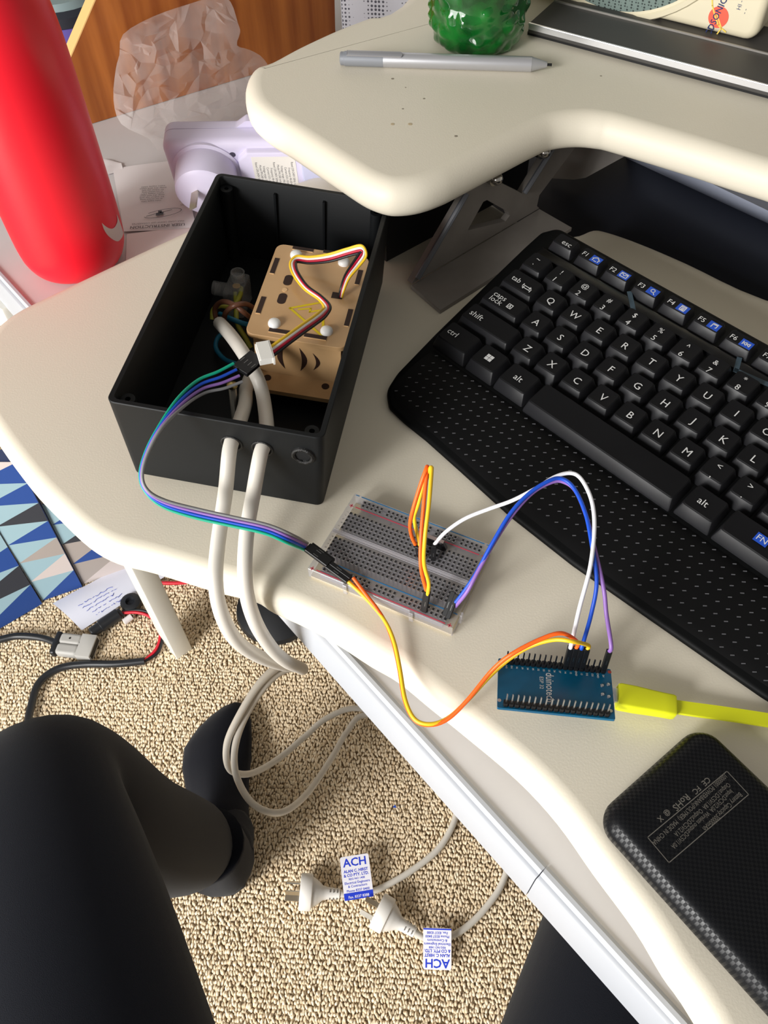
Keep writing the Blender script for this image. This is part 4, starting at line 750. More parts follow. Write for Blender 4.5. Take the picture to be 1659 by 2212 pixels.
mb = MB(); mb.plate([wbot[0], kx, pr_[0], pr_[1], wl0[2], wl0[1], wl0[0]], [], WNn, 16); part('board', mb, WOOD, wb, 10)
mb = MB(); 
for a, c in ((wl0[0], wl0[1]), (wl0[1], wl0[2])):
    d = nrm(c - a); o_ = nrm(np.cross(d, WNn)); o_ = o_ if np.dot(o_, (0, 0, 1)) > 0 or o_[0] < 0 else -o_; mb.rings([[p + o_ * .2, p + o_ * 1.2, p + o_ * 1.2 - WNn * 16, p + o_ * .2 - WNn * 16] for p in (a, c)])
part('edge_banding', mb, mat('pale_edge', (236, 188, 122), .5), wb, 0)
pc_ = D(148, 60, 800); pt = thing('storage_tub', 'purple round tub with a dark rim behind the wooden board', 'tub', (pc_[0], pc_[1], DZ))
mb = MB(); mb.lathe([(40, DZ), (44, DZ + 6), (52, pc_[2] + 22)], 32, tr(pc_[0], pc_[1], 0)); part('tub_body', mb, mat('purple_plastic', (104, 92, 168), .4), pt)
mb = MB(); mb.lathe([(52, pc_[2] + 20), (55, pc_[2] + 22), (55, pc_[2] + 30), (50, pc_[2] + 34)], 32, tr(pc_[0], pc_[1], 0)); part('rim', mb, mat('dark_rim', (40, 44, 52), .5), pt)
mb = MB(); mb.lathe([(50, pc_[2] + 32), (48, pc_[2] + 40), (10, pc_[2] + 44)], 32, tr(pc_[0], pc_[1], 0)); part('lid', mb, mat('grey_lid', (130, 150, 152), .5), pt)
PERF = mat('perforated_white', (208, 208, 216), .45); nt = PERF.node_tree; b = nt.nodes['Principled BSDF']; tc = nt.nodes.new('ShaderNodeTexCoord'); vr = nt.nodes.new('ShaderNodeTexVoronoi'); vr.inputs['Scale'].default_value = 270; vr.inputs['Randomness'].default_value = .15
rp = nt.nodes.new('ShaderNodeValToRGB'); rp.color_ramp.elements[0].position = .30; rp.color_ramp.elements[1].position = .36; rp.color_ramp.elements[0].color = rgb((92, 92, 102)); rp.color_ramp.elements[1].color = rgb((222, 222, 230)); nt.links.new(tc.outputs['Object'], vr.inputs['Vector']); nt.links.new(vr.outputs['Distance'], rp.inputs[0]); nt.links.new(rp.outputs[0], b.inputs['Base Color'])
mc = kx + nrm(W1 - W0) * 4; mdir = nrm(np.array([.97, -.1, 0])); MF = frame((mc[0], mc[1], DZ), mdir); pcse = thing('computer_case', 'white perforated metal case standing behind the upper platform', 'computer case', (mc[0], mc[1], DZ))
mb = MB(); mb.box((150, 240, 330), (78, 122, 165), MF); part('case_shell', mb, mat('white_steel', (214, 214, 222), .4), pcse, 0)
mb = MB(); mb.box((148, 1, 326), (78, 1, 165), MF); part('mesh_panel', mb, PERF, pcse, 0)
# ================================================================== ON THE UPPER PLATFORM
pa, pz_ = U(735, 126, PZ + 4.8), U(1192, 140, PZ + 4.8); pd = nrm(pz_ - pa); PNM = frame(pa, pd) ; PLn = np.linalg.norm(pz_ - pa)
SIL = mat('silver_paint', (188, 188, 192), .35, .6); GRYP = mat('grey_cap', (146, 149, 156), .4, .3)
pen = thing('stylus_pen', 'silver stylus pen with grey clip end lying in front of the green figurine', 'pen', (*(pa + pz_)[:2] / 2, PZ))
MZ = PNM @ rotm('Y', 90)
mb = MB(); mb.lathe([(4.6, .205 * PLn), (4.75, .21 * PLn), (4.75, .905 * PLn)], 24, MZ); part('barrel', mb, SIL, pen)
mb = MB(); mb.lathe([(3.7, 0), (4.3, .5), (4.3, .02 * PLn), (4.7, .022 * PLn), (4.7, .215 * PLn)], 24, MZ); part('tail_cap', mb, GRYP, pen)
mb = MB(); mb.lathe([(4.7, .903 * PLn), (2.0, .972 * PLn), (1.7, .978 * PLn)], 24, MZ); part('cone', mb, mat('cone_grey', (170, 170, 172), .4, .4), pen)
mb = MB(); mb.lathe([(.9, .976 * PLn), (.9, PLn)], 12, MZ); part('nib', mb, BLACKP, pen)
mb = MB(); o = fillet([(.035 * PLn, -2), (.3 * PLn, -2), (.3 * PLn, 2), (.035 * PLn, 2)], [.2, 1.9, 1.9, .2], 5); mb.slab(ccw(o), 5.0, 6.2, .4, .2, 2, PNM @ rotm('X', 28)); part('clip', mb, mat('clip_silver', (186, 186, 192), .3, .7), pen)
mb = MB(); mb.box((8, 2.4, 1.6), (.045 * PLn, 0, 4.6), PNM @ rotm('X', 28)); part('clip_post', mb, GRYP, pen, 0)
fg = U(1030, 98, PZ); fig = thing('glass_figurine', 'glossy green carved glass figurine behind the stylus pen', 'figurine', (fg[0], fg[1] + 8, PZ))
fr_ = [(0, 27), (4, 31), (12, 34), (26, 35), (38, 34), (50, 32), (66, 30), (84, 25), (100, 17), (108, 8)]
bm_ = [(rng.uniform(0, 2 * math.pi), rng.uniform(0, 95), rng.uniform(2.6, 5.5), rng.uniform(1.4, 3.4)) for _ in range(190)] + [(k * 2 * math.pi / 16, 3 + 2 * (k % 2), 4.5, 2.2) for k in range(16)] + [(-1.6, 52, 15, 6), (-2.4, 40, 8, 4), (-.8, 42, 8, 4)]
rg = []
for h in np.linspace(0, 108, 90):
    R0 = np.interp(h, [p[0] for p in fr_], [p[1] for p in fr_]); row = []
    for a in np.arange(120) * 2 * math.pi / 120:
        d = 0
        for (ba, bh, bs, ba_) in bm_:
            da = ((a - ba + math.pi) % (2 * math.pi) - math.pi) * R0; q = (da * da + (h - bh) ** 2) / (bs * bs)
            if q < 6: d = max(d, ba_ * math.exp(-q))
        r = max(R0 - 2 + d, .5); row.append((r * math.cos(a), r * math.sin(a), h))
    rg.append(row)
GG = mat('green_glass', (20, 128, 44), .06, vary=(55, (4, 70, 22), 1), trans=.35, coat=.6, ior=1.5, sss=.4)
mb = MB(); mb.rings(rg, tr(fg[0], fg[1] + 8, PZ)); part('carved_body', mb, GG, fig, 80)
# monitor foot
m0, m1 = U(1145, 79, PZ), U(1659, 216, PZ); md = nrm(m1 - m0); MFm = frame(m0, md); back = ap(np.linalg.inv(MFm), U(1659, 119, PZ + 9))[0][1]
mon = thing('monitor_foot', 'dark metal monitor foot with a bright silver front edge', 'monitor foot', m0)
mb = MB(); mb.box((420, back + 40, 2.2), (207, (back + 40) / 2 + 1.5, 1.2), MFm); part('rubber_base', mb, BLACKP, mon, 0)
mb = MB(); mb.slab(ccw([(-2, 0), (420, 0), (420, back + 40), (-2, back + 40)]), 2.2, 9, .8, .5, 3, MFm); part('foot_plate', mb, mat('brushed_dark', (82, 80, 78), .55, .4, bump=(700, .08, .0002)), mon, 20)
mb = MB(); mb.box((421, 1.6, 3.6), (209, -.4, 6.9), MFm); mb.cyl(ap(MFm, (-2, .2, 8.2))[0], ap(MFm, (420, .2, 8.2))[0], 1.1, 8); part('silver_edge', mb, mat('silver_trim', (226, 226, 230), .25, .8), mon, 40)
mb = MB(); mb.box((420, 1.2, 1.6), (209, back + .4, 9.4), MFm); part('rear_lip', mb, mat('lip_grey', (150, 146, 140), .4, .5), mon, 0)
sp0 = PP(1631, 95, ap(MFm, (0, back + 2, 9.1))[0], (0, 0, 1)); SPM = frame(sp0, md); SPI = np.linalg.inv(SPM)
def spx(x, y): return ap(SPI, PP(x, y, sp0, SPM[:3, 1]))[0]
g3 = [spx(*p) for p in ((1253, 0), (1343, 30), (1478, 0))]; (ax1, _, az1), (ax2, _, az2), (ax3, _, az3) = g3
A_ = np.array([[2 * (ax2 - ax1), 2 * (az2 - az1)], [2 * (ax3 - ax1), 2 * (az3 - az1)]]); B_ = np.array([ax2 ** 2 + az2 ** 2 - ax1 ** 2 - az1 ** 2, ax3 ** 2 + az3 ** 2 - ax1 ** 2 - az1 ** 2]); gc = np.linalg.solve(A_, B_); gr = math.hypot(ax1 - gc[0], az1 - gc[1])
spk = thing('speaker', 'cream speaker lying on its side with a round grey-green grille and orange logo', 'speaker', sp0)
SPC = mat('cream_plastic', (222, 212, 184), .45); wL = abs(gc[0] - gr * 1.25); hS = gc[1] + gr * 1.3
mb = MB(); SM = SPM @ tr(-wL / 2, 0, hS / 2) @ rotm('X', 90); mb.slab(rr(wL, hS, 9, 5), -110, 0, 5, 2, 4, SM); part('cabinet', mb, SPC, spk, 40)
mb = MB(); mb.lathe([(gr + 5, .0), (gr + 4, 1.6), (gr + 1, 1.8), (gr, .6)], 64, SPM @ tr(gc[0], -.1, gc[1]) @ rotm('X', 90)); part('grille_ring', mb, SPC, spk, 40)
GRL = mat('grille_mesh', (112, 126, 120), .5); nt = GRL.node_tree; b = nt.nodes['Principled BSDF']; tc = nt.nodes.new('ShaderNodeTexCoord'); vr = nt.nodes.new('ShaderNodeTexVoronoi'); vr.inputs['Scale'].default_value = 480; vr.inputs['Randomness'].default_value = .1; rp = nt.nodes.new('ShaderNodeValToRGB'); rp.color_ramp.elements[0].position = .3; rp.color_ramp.elements[1].position = .4; rp.color_ramp.elements[0].color = rgb((52, 60, 58)); rp.color_ramp.elements[1].color = rgb((120, 136, 130)); nt.links.new(tc.outputs['Object'], vr.inputs['Vector']); nt.links.new(vr.outputs['Distance'], rp.inputs[0]); nt.links.new(rp.outputs[0], b.inputs['Base Color'])
mb = MB(); mb.lathe([(gr, .4), (gr * .8, 3.2), (gr * .5, 5), (.5, 6)], 64, SPM @ tr(gc[0], 0, gc[1]) @ rotm('X', 90)); part('grille', mb, GRL, spk, 60)
lc_ = spx(1552, 37); lr = np.linalg.norm(spx(1574, 37) - lc_); LM = SPM @ tr(lc_[0], -.1, lc_[2]) @ rotm('X', 90)
mb = MB(); mb.lathe([(lr, 0), (lr, .15)], 40, LM); lo = part('logo_disc', mb, mat('coral_print', (238, 96, 72), .5), spk, 0)
mb = MB(); line2(mb, [(-1.25 * lr, 1.9 * lr), (-.9 * lr, .9 * lr), (-.4 * lr, .1 * lr), (.2 * lr, -.7 * lr), (1.1 * lr, -1.15 * lr)], .9, LM @ tr(0, 0, .2)); line2(mb, [(-.2 * lr, .2 * lr), (.6 * lr, -.9 * lr), (.35 * lr, -1.5 * lr)], .8, LM @ tr(0, 0, .2)); part('yellow_streak', mb, mat('yellow_print', (240, 205, 90), .5), spk, 0)
mb = MB(); text_mb(mb, 'CDSONIC', lr * .66, LM @ tr(-lr * .22, -lr * .05, .3) @ rotm('Z', 80), sx=.95, bold=.05); part('lettering', mb, mat('navy_print', (24, 40, 96), .5), spk, 0)
hc = spx(1598, 14); mb = MB(); text_mb(mb, 'HI - FI', lr * .42, SPM @ tr(hc[0], -.15, hc[2] + lr * .4) @ rotm('X', 90) @ rotm('Z', 88)); text_mb(mb, '- -', lr * .4, SPM @ tr(hc[0] + lr * .62, -.15, hc[2] - lr * .3) @ rotm('X', 90) @ rotm('Z', 88)); part('lettering', mb, mat('navy_grey_print', (70, 76, 110), .5), spk, 0)
# ================================================================== LEFT BACK OF THE DESK
LAV = mat('lavender_white', (222, 216, 240), .4); a0 = U(352, 258, 34); ad = nrm(U(620, 258, 34) - U(352, 262, 34)); AM = frame((a0[0], a0[1], 34), ad) @ rotm('X', 12) @ tr(0, 0, -56)
adp = thing('plug_in_meter', 'white plug-in power meter with a round plug boss behind the black box', 'power meter', (a0[0], a0[1], DZ))
AMf = AM @ rotm('X', 90)                      # local: x along, y up, z towards the sitter
AWd = 138
mb = MB(); mb.slab(ccw(fillet([(0, .2), (AWd, .2), (AWd, 62), (66, 62), (58, 56), (0, 56)], [9, 9, 9, 4, 4, 9], 5)), 0, 10, 0, 4, 4, AMf); part('rear_shell', mb, LAV, adp, 40)
mb = MB(); mb.slab(ccw(fillet([(0, .2), (AWd, .2), (AWd, 56), (0, 56)], 9, 5)), 10.5, 25, 6, 0, 5, AMf); part('front_shell', mb, LAV, adp, 40)
mb = MB(); mb.slab(ccw(fillet([(.8, 1), (AWd - .8, 1), (AWd - .8, 55), (.8, 55)], 8.5, 5)), 9.6, 11, M=AMf); part('seam', mb, mat('seam_dark', (120, 116, 132), .7), adp)
mb = MB(); mb.slab(ccw(fillet([(58, 4), (AWd - 4, 4), (AWd - 4, 50), (66, 50), (58, 42)], 2, 2)), 24, 30, 2, 0, 2, AMf); part('raised_block', mb, LAV, adp)
mb = MB(); mb.lathe([(27, 24), (27, 26), (24.5, 27), (24, 42), (23, 48), (20.5, 50), (.5, 50)], 40, AMf @ tr(31, 28, 0)); part('plug_boss', mb, LAV, adp, 40)
for x, y, rz in ((31 - 7, 31, 30), (31 + 7, 31, -30), (31, 19, 0)):
    mb = MB(); mb.box((6.3, 1.6, 17) if rz else (1.6, 6.3, 19), (0, 0, 58), AMf @ tr(x, y, 0) @ rotm('Z', rz)); part('pin', mb, mat('earth_pin', (196, 188, 170), .25, 1), adp, 0)
mb = MB(); mb.box((34, 40, .2), (86, 26, 30.1), AMf); lb = part('spec_label', mb, mat('label_paper', (236, 232, 226), .6), adp, 0)
mb = MB()
for k in range(11): 
    L_ = rng.uniform(14, 36); text_mb(mb, ('Rated 230-240V 50Hz 10A max', 'Model PM-240 indoor use', 'Voltage range 190-276V', 'Current 0.01-10.00A', 'Frequency 46-65Hz')[k % 5], 1.9, AMf @ tr(72 + k * 2.8, 26, 30.25) @ rotm('Z', -90), sx=.9)
part('lettering', mb, mat('label_ink', (70, 66, 74), .6), lb, 0)
mb = MB(); mb.slab(rr(21, 24, 2, 3), 29, 34, 1.2, 0, 2, AMf @ tr(118, 32, 0)); part('battery_cover', mb, mat('lavender_grey', (196, 198, 226), .45), adp)
mb = MB(); mb.lathe([(2.4, 0), (2.0, -.2), (1.6, -2)], 12, AMf @ tr(54, 44, 25.2)); part('screw_hole', mb, mat('hole_grey', (70, 66, 84), .8), adp, 0)
# paper sheets on the desk
def sheet(px4, z, nx=14, ny=10, wob=.8, th=.18):
    a, b_, c, d = [U(*p, z) for p in px4]; rows = []
    for j in range(ny + 1):
        t_ = j / ny; rows.append([(a * (1 - s_) + b_ * s_) * (1 - t_) + (d * (1 - s_) + c * s_) * t_ + np.array([0, 0, wob * (math.sin(5 * s_ + 2 * t_) + 1) * .5 + wob * .6 * math.sin(9 * t_) ** 2]) for s_ in np.arange(nx + 1) / nx])
    m = MB(); m.grid(rows[::-1]); m.grid([[p - np.array([0, 0, th]) for p in r] for r in rows]); return m, (a, b_, c, d)
PAPER = mat('white_paper', (236, 230, 230), .7)
mb, (a, b_, c, d) = sheet([(244, 366), (392, 344), (424, 492), (268, 502)], DZ + .4); ins = single('instruction_sheet', mb, PAPER, 'white printed instruction sheet between red bottle and power meter', 'paper', (*((a + c) / 2)[:2], DZ), smooth=60)
IM = frame((d + c) / 2 + np.array([0, 0, 1.9]), (d - c)); uu = np.linalg.norm(c - d)
mb = MB(); text_mb(mb, 'USER INSTRUCTION', 3.6, IM @ tr(2, -3.2, 0), bold=.06); text_mb(mb, 'MAX LOAD 2400W LED CONVERTER', 1.9, IM @ tr(2, -7.8, 0)); part('heading', mb, mat('heading_ink', (96, 88, 92), .7), ins, 0); mb = MB()
for k in range(9): text_mb(mb, ('mains supply 230V', 'do not exceed rating', 'for indoor use only', 'keep dry and clean')[k % 4], 1.9, IM @ tr(10, -38 - k * 2.6, 0), sx=rng.uniform(.8, 1.2))
part('lettering', mb, mat('paper_ink', (96, 88, 92), .7), ins, 0); mb = MB()
for k in range(5): text_mb(mb, ('LED', 'power', 'plug', 'lamp', 'switch')[k], 1.9, IM @ tr(-17, -30 - k * 5, 0))
part('lettering', mb, mat('paper_ink', (96, 88, 92), .7), ins, 0)
mb = MB(); el = [(15 * math.cos(t_) - 1, 5 * math.sin(t_) - 20 + 3 * math.cos(t_)) for t_ in np.linspace(.2, 5.6, 22)]; line2(mb, el, .5, IM); line2(mb, [(-8, -24), (4, -20), (12, -17)], .6, IM); 
for p in ((0, -20), (3, -19), (1.5, -22)): mb.box((3, 3.4, .1), (*p, 0), IM @ rotm('Z', 0))
part('cable_drawing', mb, mat('drawing_ink', (84, 88, 96), .7), ins, 0)
mb, (a, b_, c, d) = sheet([(222, 344), (262, 352), (266, 366), (228, 380)], DZ + .5, 6, 6); single('paper_scrap', mb, PAPER, 'small white paper scrap at the right side of the red bottle', 'paper', (*((a + c) / 2)[:2], DZ), smooth=60)
mb, (a, b_, c, d) = sheet([(274, 506), (420, 488), (400, 512), (272, 572)], DZ + .25, 6, 6, .3); single('pale_sheet', mb, mat('paper_bottle_glow', (238, 222, 220), .7), 'pale blank sheet lying flat below the instruction sheet', 'paper', (*((a + c) / 2)[:2], DZ), smooth=60)  # pink in the paper colour imitates red light thrown by the bottle
# clear crumpled bag
opx = spl([(x, y, 0) for x, y in ((245, 215), (250, 150), (258, 118), (266, 74), (330, 36), (410, 8), (470, -8), (498, 4), (514, 50), (519, 70), (512, 98), (540, 108), (572, 130), (600, 190), (590, 250), (520, 270), (430, 290), (352, 330), (322, 300), (262, 268))], 3, True)[:, :2]
from mathutils.geometry import delaunay_2d_cdt
def bagskin(sgn):
    pts = [Vector((p[0], p[1])) for p in opx]; n0 = len(pts)
    for _ in range(330): pts.append(Vector((rng.uniform(245, 600), rng.uniform(-8, 330))))
    vv, ee, ff = delaunay_2d_cdt(pts, [], [list(range(n0))], 1, .01)[:3]; b0_ = np.dot(RC[2], W0 - CC) - 60; out = []
    for q in vv:
        q = np.array(q); e_ = min(np.linalg.norm(opx - q, axis=1)); bl_ = 30 * (1 - math.exp(-e_ / 35)); fold = 9 * math.sin(q[0] * .05 + 1.5 * math.sin(q[1] * .03)) * math.sin(q[1] * .041 + q[0] * .02)
        out.append(D(q[0], q[1], b0_ - (q[1] - 200) * .10 - sgn * (bl_ + (fold + rng.normal(0, 3.2)) * (1 - math.exp(-e_ / 20)))))
    mb.add(out, [tuple(f) for f in ff] if sgn > 0 else [tuple(f)[::-1] for f in ff])
mb = MB(); bagskin(1); bagskin(-1)
vz = min(v[2] for v in mb.v); 
for v in mb.v: v[2] = max(v[2], DZ + .6 + abs(rng.normal(0, .4)))
BAGF = clear('bag_film', (240, 236, 234), .1, .1); nt = BAGF.node_tree; lw = nt.nodes.new('ShaderNodeLayerWeight'); lw.inputs[0].default_value = .35; mr = nt.nodes.new('ShaderNodeMapRange'); mr.inputs[3].default_value = .02; mr.inputs[4].default_value = .42
nt.links.new(lw.outputs['Facing'], mr.inputs[0]); nt.links.new(mr.outputs[0], [n for n in nt.nodes if n.type == 'MIX_SHADER'][0].inputs[0])
single('plastic_bag', mb, BAGF, 'crumpled clear plastic bag leaning on the wooden board', 'plastic bag', (*D(400, 170, 700)[:2], DZ), smooth=28)
# ================================================================== ON THE FLOOR
CT = FLOOR + 6
NAVY, LB, DK, BG2, PK = (22, 64, 136), (140, 168, 178), (40, 42, 50), (156, 146, 140), (196, 184, 180)
FAB = [mat('fabric_' + n, c_, .85, sheen=.2) for n, c_ in (('navy', NAVY), ('light_blue', LB), ('charcoal', DK), ('beige', BG2), ('pale', PK))]
fb = thing('fabric_bag', 'fabric bag with navy, light blue and grey triangle print on the carpet', 'bag', U(40, 1330, FLOOR))
def fcol(bl_px, br_px, tl_px, tr_px, zt, rows_, colors, nm):
    Lb, Rb, Lt, Rt = U(*bl_px, CT), U(*br_px, CT), U(*tl_px, CT + zt), U(*tr_px, CT + zt); m = MB()
    Lk = [Lb + (Lt - Lb) * k / rows_ + np.array([0, 0, 3 * math.sin(k)]) for k in range(rows_ + 1)]; Rk = [Rb + (Rt - Rb) * k / rows_ + np.array([0, 0, 3 * math.sin(k)]) for k in range(rows_ + 1)]
    for k in range(rows_):
        ul, lr_ = colors[k % len(colors)]; m.cur = ul; m.add([Lk[k], Rk[k + 1], Lk[k + 1]], [(0, 1, 2)]); m.cur = lr_; m.add([Lk[k], Rk[k], Rk[k + 1]], [(0, 1, 2)])
    m.cur = 0; n_ = nrm(np.cross(Rb - Lb, Lt - Lb)); n_ = n_ if n_[1] > 0 else -n_; off = n_ * 46; bk_ = [p + off for p in (Lb, Rb, Rt, Lt)]; m.add([Lb, Rb, Rt, Lt] + bk_, [(4, 5, 6, 7), (0, 1, 5, 4), (1, 2, 6, 5), (2, 3, 7, 6), (3, 0, 4, 7)])
    part(nm, m, FAB, fb, 0)
fcol((-75, 1402), (91, 1304), (-330, 1000), (-94, 1000), 230, 7, [(1, 0), (1, 2), (1, 0), (4, 1), (0, 2), (1, 0), (0, 2)], 'front_panel')
fcol((91, 1298), (178, 1268), (-94, 1000), (38, 1000), 230, 7, [(1, 0), (1, 4), (1, 3), (1, 0), (1, 2), (1, 0), (4, 0)], 'front_panel')
fcol((178, 1262), (280, 1232), (38, 990), (150, 990), 230, 6, [(3, 4), (3, 0), (1, 2), (1, 0), (3, 0), (4, 0)], 'side_panel')
# note with blue handwriting
npx = [(114, 1304), (330, 1188), (366, 1240), (177, 1362)]
a, b_, c, d = [U(*p, CT + 2) for p in npx]; rows = []
for j in range(9):
    t_ = j / 8; rows.append([(a * (1 - s_) + b_ * s_) * (1 - t_) + (d * (1 - s_) + c * s_) * t_ + np.array([0, 0, 9 * math.sin(math.pi * t_) * (1 - .4 * s_) + 1]) for s_ in np.arange(15) / 14])
mb = MB(); mb.grid(rows[::-1]); mb.grid([[p - np.array([0, 0, .3]) for p in r] for r in rows]); nt_ = single('paper_note', mb, mat('note_paper', (226, 228, 242), .7), 'bent white paper note with blue handwriting on the carpet by the desk leg', 'paper', (*((a + c) / 2)[:2], FLOOR), smooth=60)
mb = MB()
for ln_ in range(5):
    t_ = .5 + ln_ * .1; pts = []
    for k in range(26):
        s_ = .14 + k * .014 + ln_ * .01; z_ = 9 * math.sin(math.pi * t_) * (1 - .4 * s_) + 1.6; p = (a * (1 - s_) + b_ * s_) * (1 - t_) + (d * (1 - s_) + c * s_) * t_; pts.append(p + np.array([rng.normal(0, .5), rng.normal(0, 1.1), z_]))
    for p, q_ in zip(pts[:-1], pts[1:]):
        if rng.random() < .8: mb.cyl(p, q_, .35, 4)
part('handwriting', mb, mat('biro_blue', (60, 84, 190), .6), nt_, 0)
# battery lead with grey connector
BLKC = mat('black_cable', (34, 36, 40), .35); GC = mat('grey_connector', (178, 176, 172), .5)
al = thing('battery_lead', 'black battery cable with grey block connector and red-black tail on the carpet', 'cable', U(165, 1398, FLOOR))
q0, q1 = U(128, 1392, CT + 8), U(204, 1401, CT + 8); AMc = frame(q0, q1 - q0); Lc = np.linalg.norm(q1 - q0)
mb = MB()
for s in (-1, 1): mb.slab(rr(Lc * .62, 17, 5, 4), -7, 8, 4, 3, 3, AMc @ tr(Lc * .31, s * 8.2, 0))
part('connector_block', mb, GC, al); mb = MB(); mb.slab(rr(Lc * .42, 36, 1, 2), -8, 8.6, 1.2, 1, 2, AMc @ tr(Lc * .8, 0, 0)); part('connector_mouth', mb, GC, al)
mb = MB(); mb.box((1, 30, 10), (Lc * 1.01, 0, 1), AMc); part('contact_opening', mb, BLACKP, al, 0)
for x, y in ((.3, 8), (.62, 3)): mb = MB(); mb.lathe([(1.5, 0), (1.5, .3)], 10, AMc @ tr(Lc * x, y, 8.2)); part('rivet', mb, mat('rivet_dark', (60, 58, 56), .4, .7), al)
mb = MB(); mb.slab(rr(9, 36, 3, 3), -7, 8, 3, 3, 3, AMc @ tr(-3, 0, 0)); part('boot', mb, BLKC, al)
mb = MB(); mb.tube(spl([U(-60, 1398, CT + 6), U(0, 1382, CT + 6), U(40, 1374, CT + 6), U(90, 1378, CT + 7), U(128, 1391, CT + 8)], 8), 5.2, 10); part('black_cable', mb, BLKC, al, 80)
mb = MB(); mb.tube(spl([U(20, 1700, CT + 7), U(52, 1600, CT + 6), U(66, 1530, CT + 6), U(84, 1476, CT + 6), U(125, 1445, CT + 6), U(180, 1435, CT + 6), U(250, 1434, CT + 6), U(313, 1428, CT + 6)], 8), 5.4, 10); part('black_cable', mb, BLKC, al, 80)
for off_, m in ((0, REDW), (5, BLACKW)):
    mb = MB(); mb.tube(spl([U(312 + off_ * .3, 1427 + off_ * .2, CT + 6), U(336 + off_, 1404 + off_, CT + 6), U(346 + off_, 1376, CT + 7), U(341 + off_, 1350 - off_, CT + 8), U(322 + off_, 1331 - off_, CT + 9), U(296 + off_, 1323 - off_, CT + 10), U(264, 1324 - off_ * .6, CT + 10)], 8), 2.4, 8); part('red_wire' if off_ == 0 else 'black_wire', mb, m, al, 80)
q0, q1 = U(196, 1368, CT + 10), U(262, 1322, CT + 10); Mq = frame(q0, np.cross(q1 - q0, (0, 0, 1)), q1 - q0); Lq = np.linalg.norm(q1 - q0)
mb = MB(); mb.lathe([(6, 0), (8, 2), (8, Lq * .3), (9.5, Lq * .32), (9.5, Lq * .9), (7.5, Lq * .94), (7.5, Lq)], 18, Mq); part('barrel_socket', mb, BLKC, al)
mb = MB(); q0, q1 = U(268, 1344, CT + 7), U(284, 1332, CT + 7); mb.cyl(q0, q1, 5, 12); single('white_stub', mb, PAPER, 'small white stub beside the black barrel socket on the carpet', 'stub', q0)
rgc = U(286, 1308, CT); mb = MB(); mb.lathe([(14, 0), (15, 4), (15, 12), (11, 14), (7, 14), (5, 9)], 24, tr(rgc[0], rgc[1], CT)); single('black_ring', mb, BLKC, 'small round black ring on the carpet next to the desk leg', 'ring', (rgc[0], rgc[1], CT))
mb = MB(); mb.tube(spl([U(335, 1259, CT + 4), U(390, 1259, CT + 4), U(440, 1252, CT + 4), U(520, 1235, CT + 4)], 8), 3, 8); single('red_wire', mb, REDW, 'loose red wire on the carpet behind the desk leg', 'wire', U(390, 1258, CT), smooth=80)
bs = U(598, 1318, CT); fan = thing('round_base', 'black round floor base under the desk behind the power cords', 'base', (bs[0], bs[1], CT))
mb = MB(); mb.lathe([(58, 0), (60, 4), (58, 12), (40, 22), (16, 28), (12, 40)], 40, tr(bs[0], bs[1], CT)); part('base_disc', mb, mat('base_black', (24, 26, 30), .5), fan)
mb = MB(); mb.cyl((bs[0] + 4, bs[1] + 6, CT + 26), (bs[0] + 26, bs[1] + 60, CT + 150), 7, 14); part('stem', mb, mat('stem_grey', (74, 78, 84), .4), fan)
bsp = U(852, 1743, CT); mb = MB(); mb.add([(bsp[0] - 2.5, bsp[1] - 1, CT + .6), (bsp[0] + 3, bsp[1] - 1.5, CT + 1.4), (bsp[0] + .5, bsp[1] + 2.5, CT + 1), (bsp[0], bsp[1], CT - .5)], [(0, 1, 2), (0, 3, 1), (1, 3, 2), (2, 3, 0)]); single('blue_scrap', mb, BLUEP, 'tiny blue plastic scrap on the carpet', 'scrap', (bsp[0], bsp[1], CT), smooth=0)
# ================================================================== THE PERSON
dg = bpy.context.evaluated_depsgraph_get()
def skin(name, verts, edges, rad, root, lev=2):
    me = bpy.data.meshes.new(name); me.from_pydata([tuple(np.array(v) * S) for v in verts], edges, []); o = bpy.data.objects.new(name, me); col.objects.link(o)
    m = o.modifiers.new('skin', 'SKIN'); m.use_smooth_shade = True; m.branch_smoothing = .6
    for i, r in enumerate(rad): me.skin_vertices[0].data[i].radius = (r[0] * S, r[1] * S) if hasattr(r, '__len__') else (r * S, r * S); me.skin_vertices[0].data[i].use_root = i == root
    s_ = o.modifiers.new('sub', 'SUBSURF'); s_.levels = lev; s_.render_levels = lev
    bpy.context.view_layer.update(); out = bpy.data.meshes.new_from_object(o.evaluated_get(bpy.context.evaluated_depsgraph_get())); bpy.data.objects.remove(o); bpy.data.meshes.remove(me)
    m2 = MB(); m2.v = [list(np.array(v.co) / S) for v in out.vertices]; m2.f = [list(p.vertices) for p in out.polygons]; bpy.data.meshes.remove(out); return m2
KL = U(62, 1672, -202); HL = np.array([-70, -480, -195.]); AL_ = np.array([-206, -48, -635.]); KR = np.array([205, -95, -205.]); HR = np.array([55, -478, -195.]); AR_ = np.array([222, -60, -640.])
